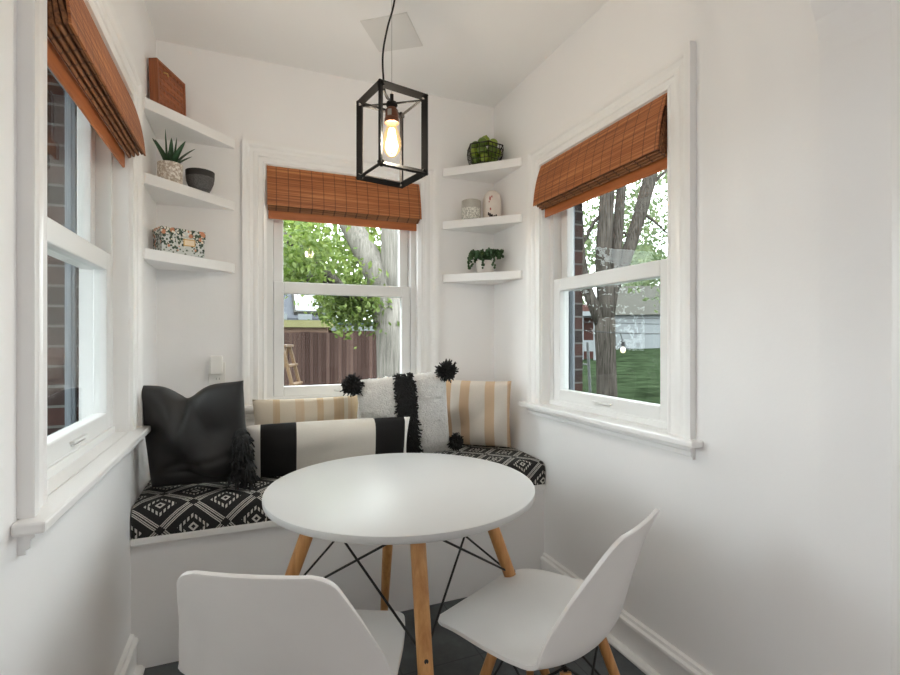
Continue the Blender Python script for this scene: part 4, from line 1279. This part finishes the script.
# shrubs outside the left window
for (px, d, hh, rr, lab, sd) in ((60, 3.2, 1.1, 0.22, 'dark green shrub low outside the left window', 51), (22, 5.2, 2.8, 0.4, 'tall green shrub outside the left window', 52)):
    base = at(px, 337, d); base.z = gz(base.x, base.y)
    lc = [Vector((q.normal() * rr, q.normal() * rr, q.uniform(0.2, hh))) for k in range(60)]
    s_ = tree('garden_shrub', base, [([Vector((0, 0, -0.05)), Vector((0.03, 0, hh * 0.6))], [0.05, 0.02])], [tuple(v) for v in lc], 2600, 0.07, 0.16, M['trunk'], M['leaf_hedge'], lab, sd)
    s_['category'] = 'shrub'

# fence
fn = empty('wooden_fence', (1.0, 9.0, -0.35))
m = MB(); x = -6.0
while x < 4.6:
    hgt = 1.645 + rng.uniform(-0.008, 0.008)
    m.box(x + 0.0002, x + 0.1428, 0.0, 0.02, 0.02, hgt); x += 0.143
m.build('board', M['fence'], fn)
m = MB(); m.box(-6, 4.6, 0.02, 0.06, 0.35, 0.44); m.box(-6, 4.6, 0.02, 0.06, 1.30, 1.39); m.build('rail', M['fence'], fn)
for k in range(5):
    MB().box(-6 + k * 2.4, -5.9 + k * 2.4, 0.06, 0.16, 0, 1.6).build('post', M['fence'], fn)
tag(fn, 'brown weathered board fence across the garden behind the house', 'fence')

# wooden step ladder in front of the fence
lb = at(290, 337, 7.4); lb.z = gz(lb.x, lb.y)
ld = empty('step_ladder', lb, -0.3)
for s_ in (-0.22, 0.22):
    MB().tube([(0.30, s_ * 1.2, 0.0), (-0.06, s_, 1.42)], 0.028, 8).build('rail', M['ladder'], ld)
    MB().tube([(-0.42, s_ * 1.2, 0.0), (-0.08, s_, 1.40)], 0.024, 8).build('back_rail', M['ladder'], ld)
for k in range(4):
    z_ = 0.28 + 0.28 * k; xx = 0.30 - 0.36 * z_ / 1.42
    MB().box(xx - 0.05, xx + 0.05, -0.25, 0.25, z_, z_ + 0.025).build('step', M['ladder'], ld)
MB().box(-0.13, 0.0, -0.25, 0.25, 1.41, 1.44).build('cap', M['ladder'], ld)
MB().tube([(-0.33, -0.25, 0.40), (-0.33, 0.25, 0.40)], 0.018, 6).build('spreader', M['ladder'], ld)
tag(ld, 'light wooden step ladder standing in front of the fence', 'ladder')

# blue roofed house behind the fence
hs = empty('neighbour_house', (0.85, 14.5, -0.35))
MB().box(-9, 1.32, 0.10, 6.5, 0, 2.0).build('wall', M['pink_wall'], hs)
m = MB(); m._add([(-9.3, 0, 2.10), (1.42, 0, 2.10), (1.42, 3.6, 5.0), (-9.3, 3.6, 5.0), (-9.3, 0, 1.98), (1.42, 0, 1.98), (1.42, 7.2, 1.98), (-9.3, 7.2, 1.98), (-9.3, 7.2, 2.10), (1.42, 7.2, 2.10)],
       [(0, 1, 2, 3), (3, 2, 9, 8), (4, 7, 6, 5), (0, 4, 5, 1), (7, 8, 9, 6), (1, 5, 6, 9, 2), (0, 3, 8, 7, 4)])
m.build('roof', M['roof_blue'], hs)
m = MB(); m.box(-9.3, 1.44, -0.10, 0.0, 1.84, 2.04); m.build('gutter', M['fascia'], hs)
for k in range(9):
    MB().box(-4.3 + 0.68 * k, -3.92 + 0.68 * k, -0.09, -0.02, 2.05, 2.22).build('gutter_bracket', M['white_board'], hs)
sl = math.atan2(2.9, 3.6)
mt = Matrix.Translation((0.74, 0.16, 2.10 + 0.16 * 2.9 / 3.6)) @ Matrix.Rotation(sl, 4, 'X')
fr_ = MB(); fr_.box(-0.38, 0.38, -0.05, 1.05, 0.0, 0.10, mt); fo = fr_.build('skylight', M['roof_grey'], hs)
MB().box(-0.33, 0.33, 0.0, 1.0, 0.10, 0.13, mt).build('pane', M['skylight'], fo)
tag(hs, 'house with a blue grey shingle roof and a white skylight behind the fence', 'house')

sd = empty('garden_shed', (4.50, 17.0, -0.35))
MB().box(-1.7, 2.6, 0.1, 3.0, 0, 2.0).build('wall', M['pink_wall'], sd)
MB().box(-1.9, 2.8, -0.1, 3.2, 2.0, 2.12).build('roof', M['blue_metal'], sd)
MB().box(-1.9, 2.8, -0.16, -0.1, 1.78, 1.95).build('fascia', M['white_board'], sd)
tag(sd, 'low shed with a pale blue flat roof behind the fence', 'shed')

# white garage beyond the right window
gp = at(690, 337, 29); gr = empty('white_garage', (gp.x, gp.y, gz(gp.x, gp.y) - 0.1), -math.radians(38))
zb_ = 0.0
MB().box(-4.5, 4.5, 0, 6, 0, 2.15).build('wall', M['white_board'], gr)
m = MB(); m._add([(-4.8, -0.35, 2.05), (4.8, -0.35, 2.05), (4.8, 3.0, 4.1), (-4.8, 3.0, 4.1), (4.8, 6.35, 2.05), (-4.8, 6.35, 2.05)], [(0, 1, 2, 3), (3, 2, 4, 5), (0, 5, 4, 1), (1, 4, 2), (0, 3, 5)])
m.build('roof', M['roof_grey'], gr)
dr = MB().box(2.2, 3.2, -0.05, 0, 0.05, 1.9).build('door', M['white_board'], gr, bevel=0.01)
tag(gr, 'white garage with a grey shingle roof beyond the lawn', 'garage')
rp = at(581, 337, 23); rh = empty('brick_house', (rp.x, rp.y, gz(rp.x, rp.y)), -math.radians(38))
MB().box(-3.2, 0.6, 0.3, 5, 0, 2.6).build('wall', M['red_siding'], rh)
m = MB(); m.box(-3.4, 1.1, -0.9, 5.2, 2.0, 2.2); m.build('porch_roof', M['white_board'], rh)
for k in range(3): MB().box(-0.55 + 0.55 * k, -0.43 + 0.55 * k, -0.8, -0.68, 0, 2.0).build('porch_post', M['white_board'], rh)
MB().box(-0.6, 0.9, -0.78, -0.70, 0.4, 0.9).build('railing', M['white_board'], rh)
tag(rh, 'red brick house with a white porch left of the tree', 'house')

# leaning poles by the right window, string light on its wire
lp = at(583, 395, 4.4)
pr = empty('leaning_ladder', (lp.x, lp.y, gz(lp.x, lp.y)))
pt = at(574, 342, 4.3) - pr.location
for dx in (0.0, 0.085):
    MB().tube([(dx, -dx * 0.9, 0.0), (pt.x + dx, pt.y - dx * 0.9, pt.z)], 0.012, 8).build('rail', M['grey_pole'], pr)
for k in range(5):
    f = 0.15 + 0.18 * k; b_ = Vector((0, 0, 0)).lerp(pt, f)
    MB().tube([b_, b_ + Vector((0.085, -0.0765, 0))], 0.008, 6).build('rung', M['grey_pole'], pr)
tag(pr, 'narrow grey ladder leaning against the brick outside the right window', 'ladder')

wa, wb_ = at(520, 330, 5.2), at(760, 333, 5.6)
sb = empty('string_light', at(623, 350, 5.35))
o_ = sb.location.copy()
m = MB(); pts = []
for i in range(21):
    f = i / 20; p = wa.lerp(wb_, f); p.z -= 0.10 * math.sin(PI * f) - 0.075; pts.append(p - o_)
m.tube(pts, 0.006, 6); m.build('cord', M['cord'], sb)
hang = pts[9]
tp = Vector((0, 0, 0.14))
near = min(pts, key=lambda p: abs(p.x))
m = MB(); m.tube([near, Vector((0, 0, 0.09))], 0.005, 6); m.tube([Vector((0, 0, 0.10)), Vector((0, 0, 0.04))], 0.022, 10); m.build('socket', M['cord'], sb)
m = MB(); m.sphere((0, 0, 0.0), 0.027, 12, 8, (1, 1, 1.25)); m.build('bulb', M['string_bulb'], sb, smooth=True)
tag(sb, 'lit string light bulb hanging from a black wire outside the right window', 'string light')
for k, (y0, y1, lab) in enumerate(((320, 325, 'upper overhead wire crossing behind the right window tree'), (316, 318, 'topmost thin overhead wire beyond the right window'))):
    a_, b_ = at(500, y0, 15), at(800, y1, 17)
    m = MB(); m.tube([a_, a_.lerp(b_, 0.5) - Vector((0, 0, 0.05)), b_], 0.012, 6)
    tag(m.build('overhead_wire', M['cord'], loc=a_), lab, 'wire')
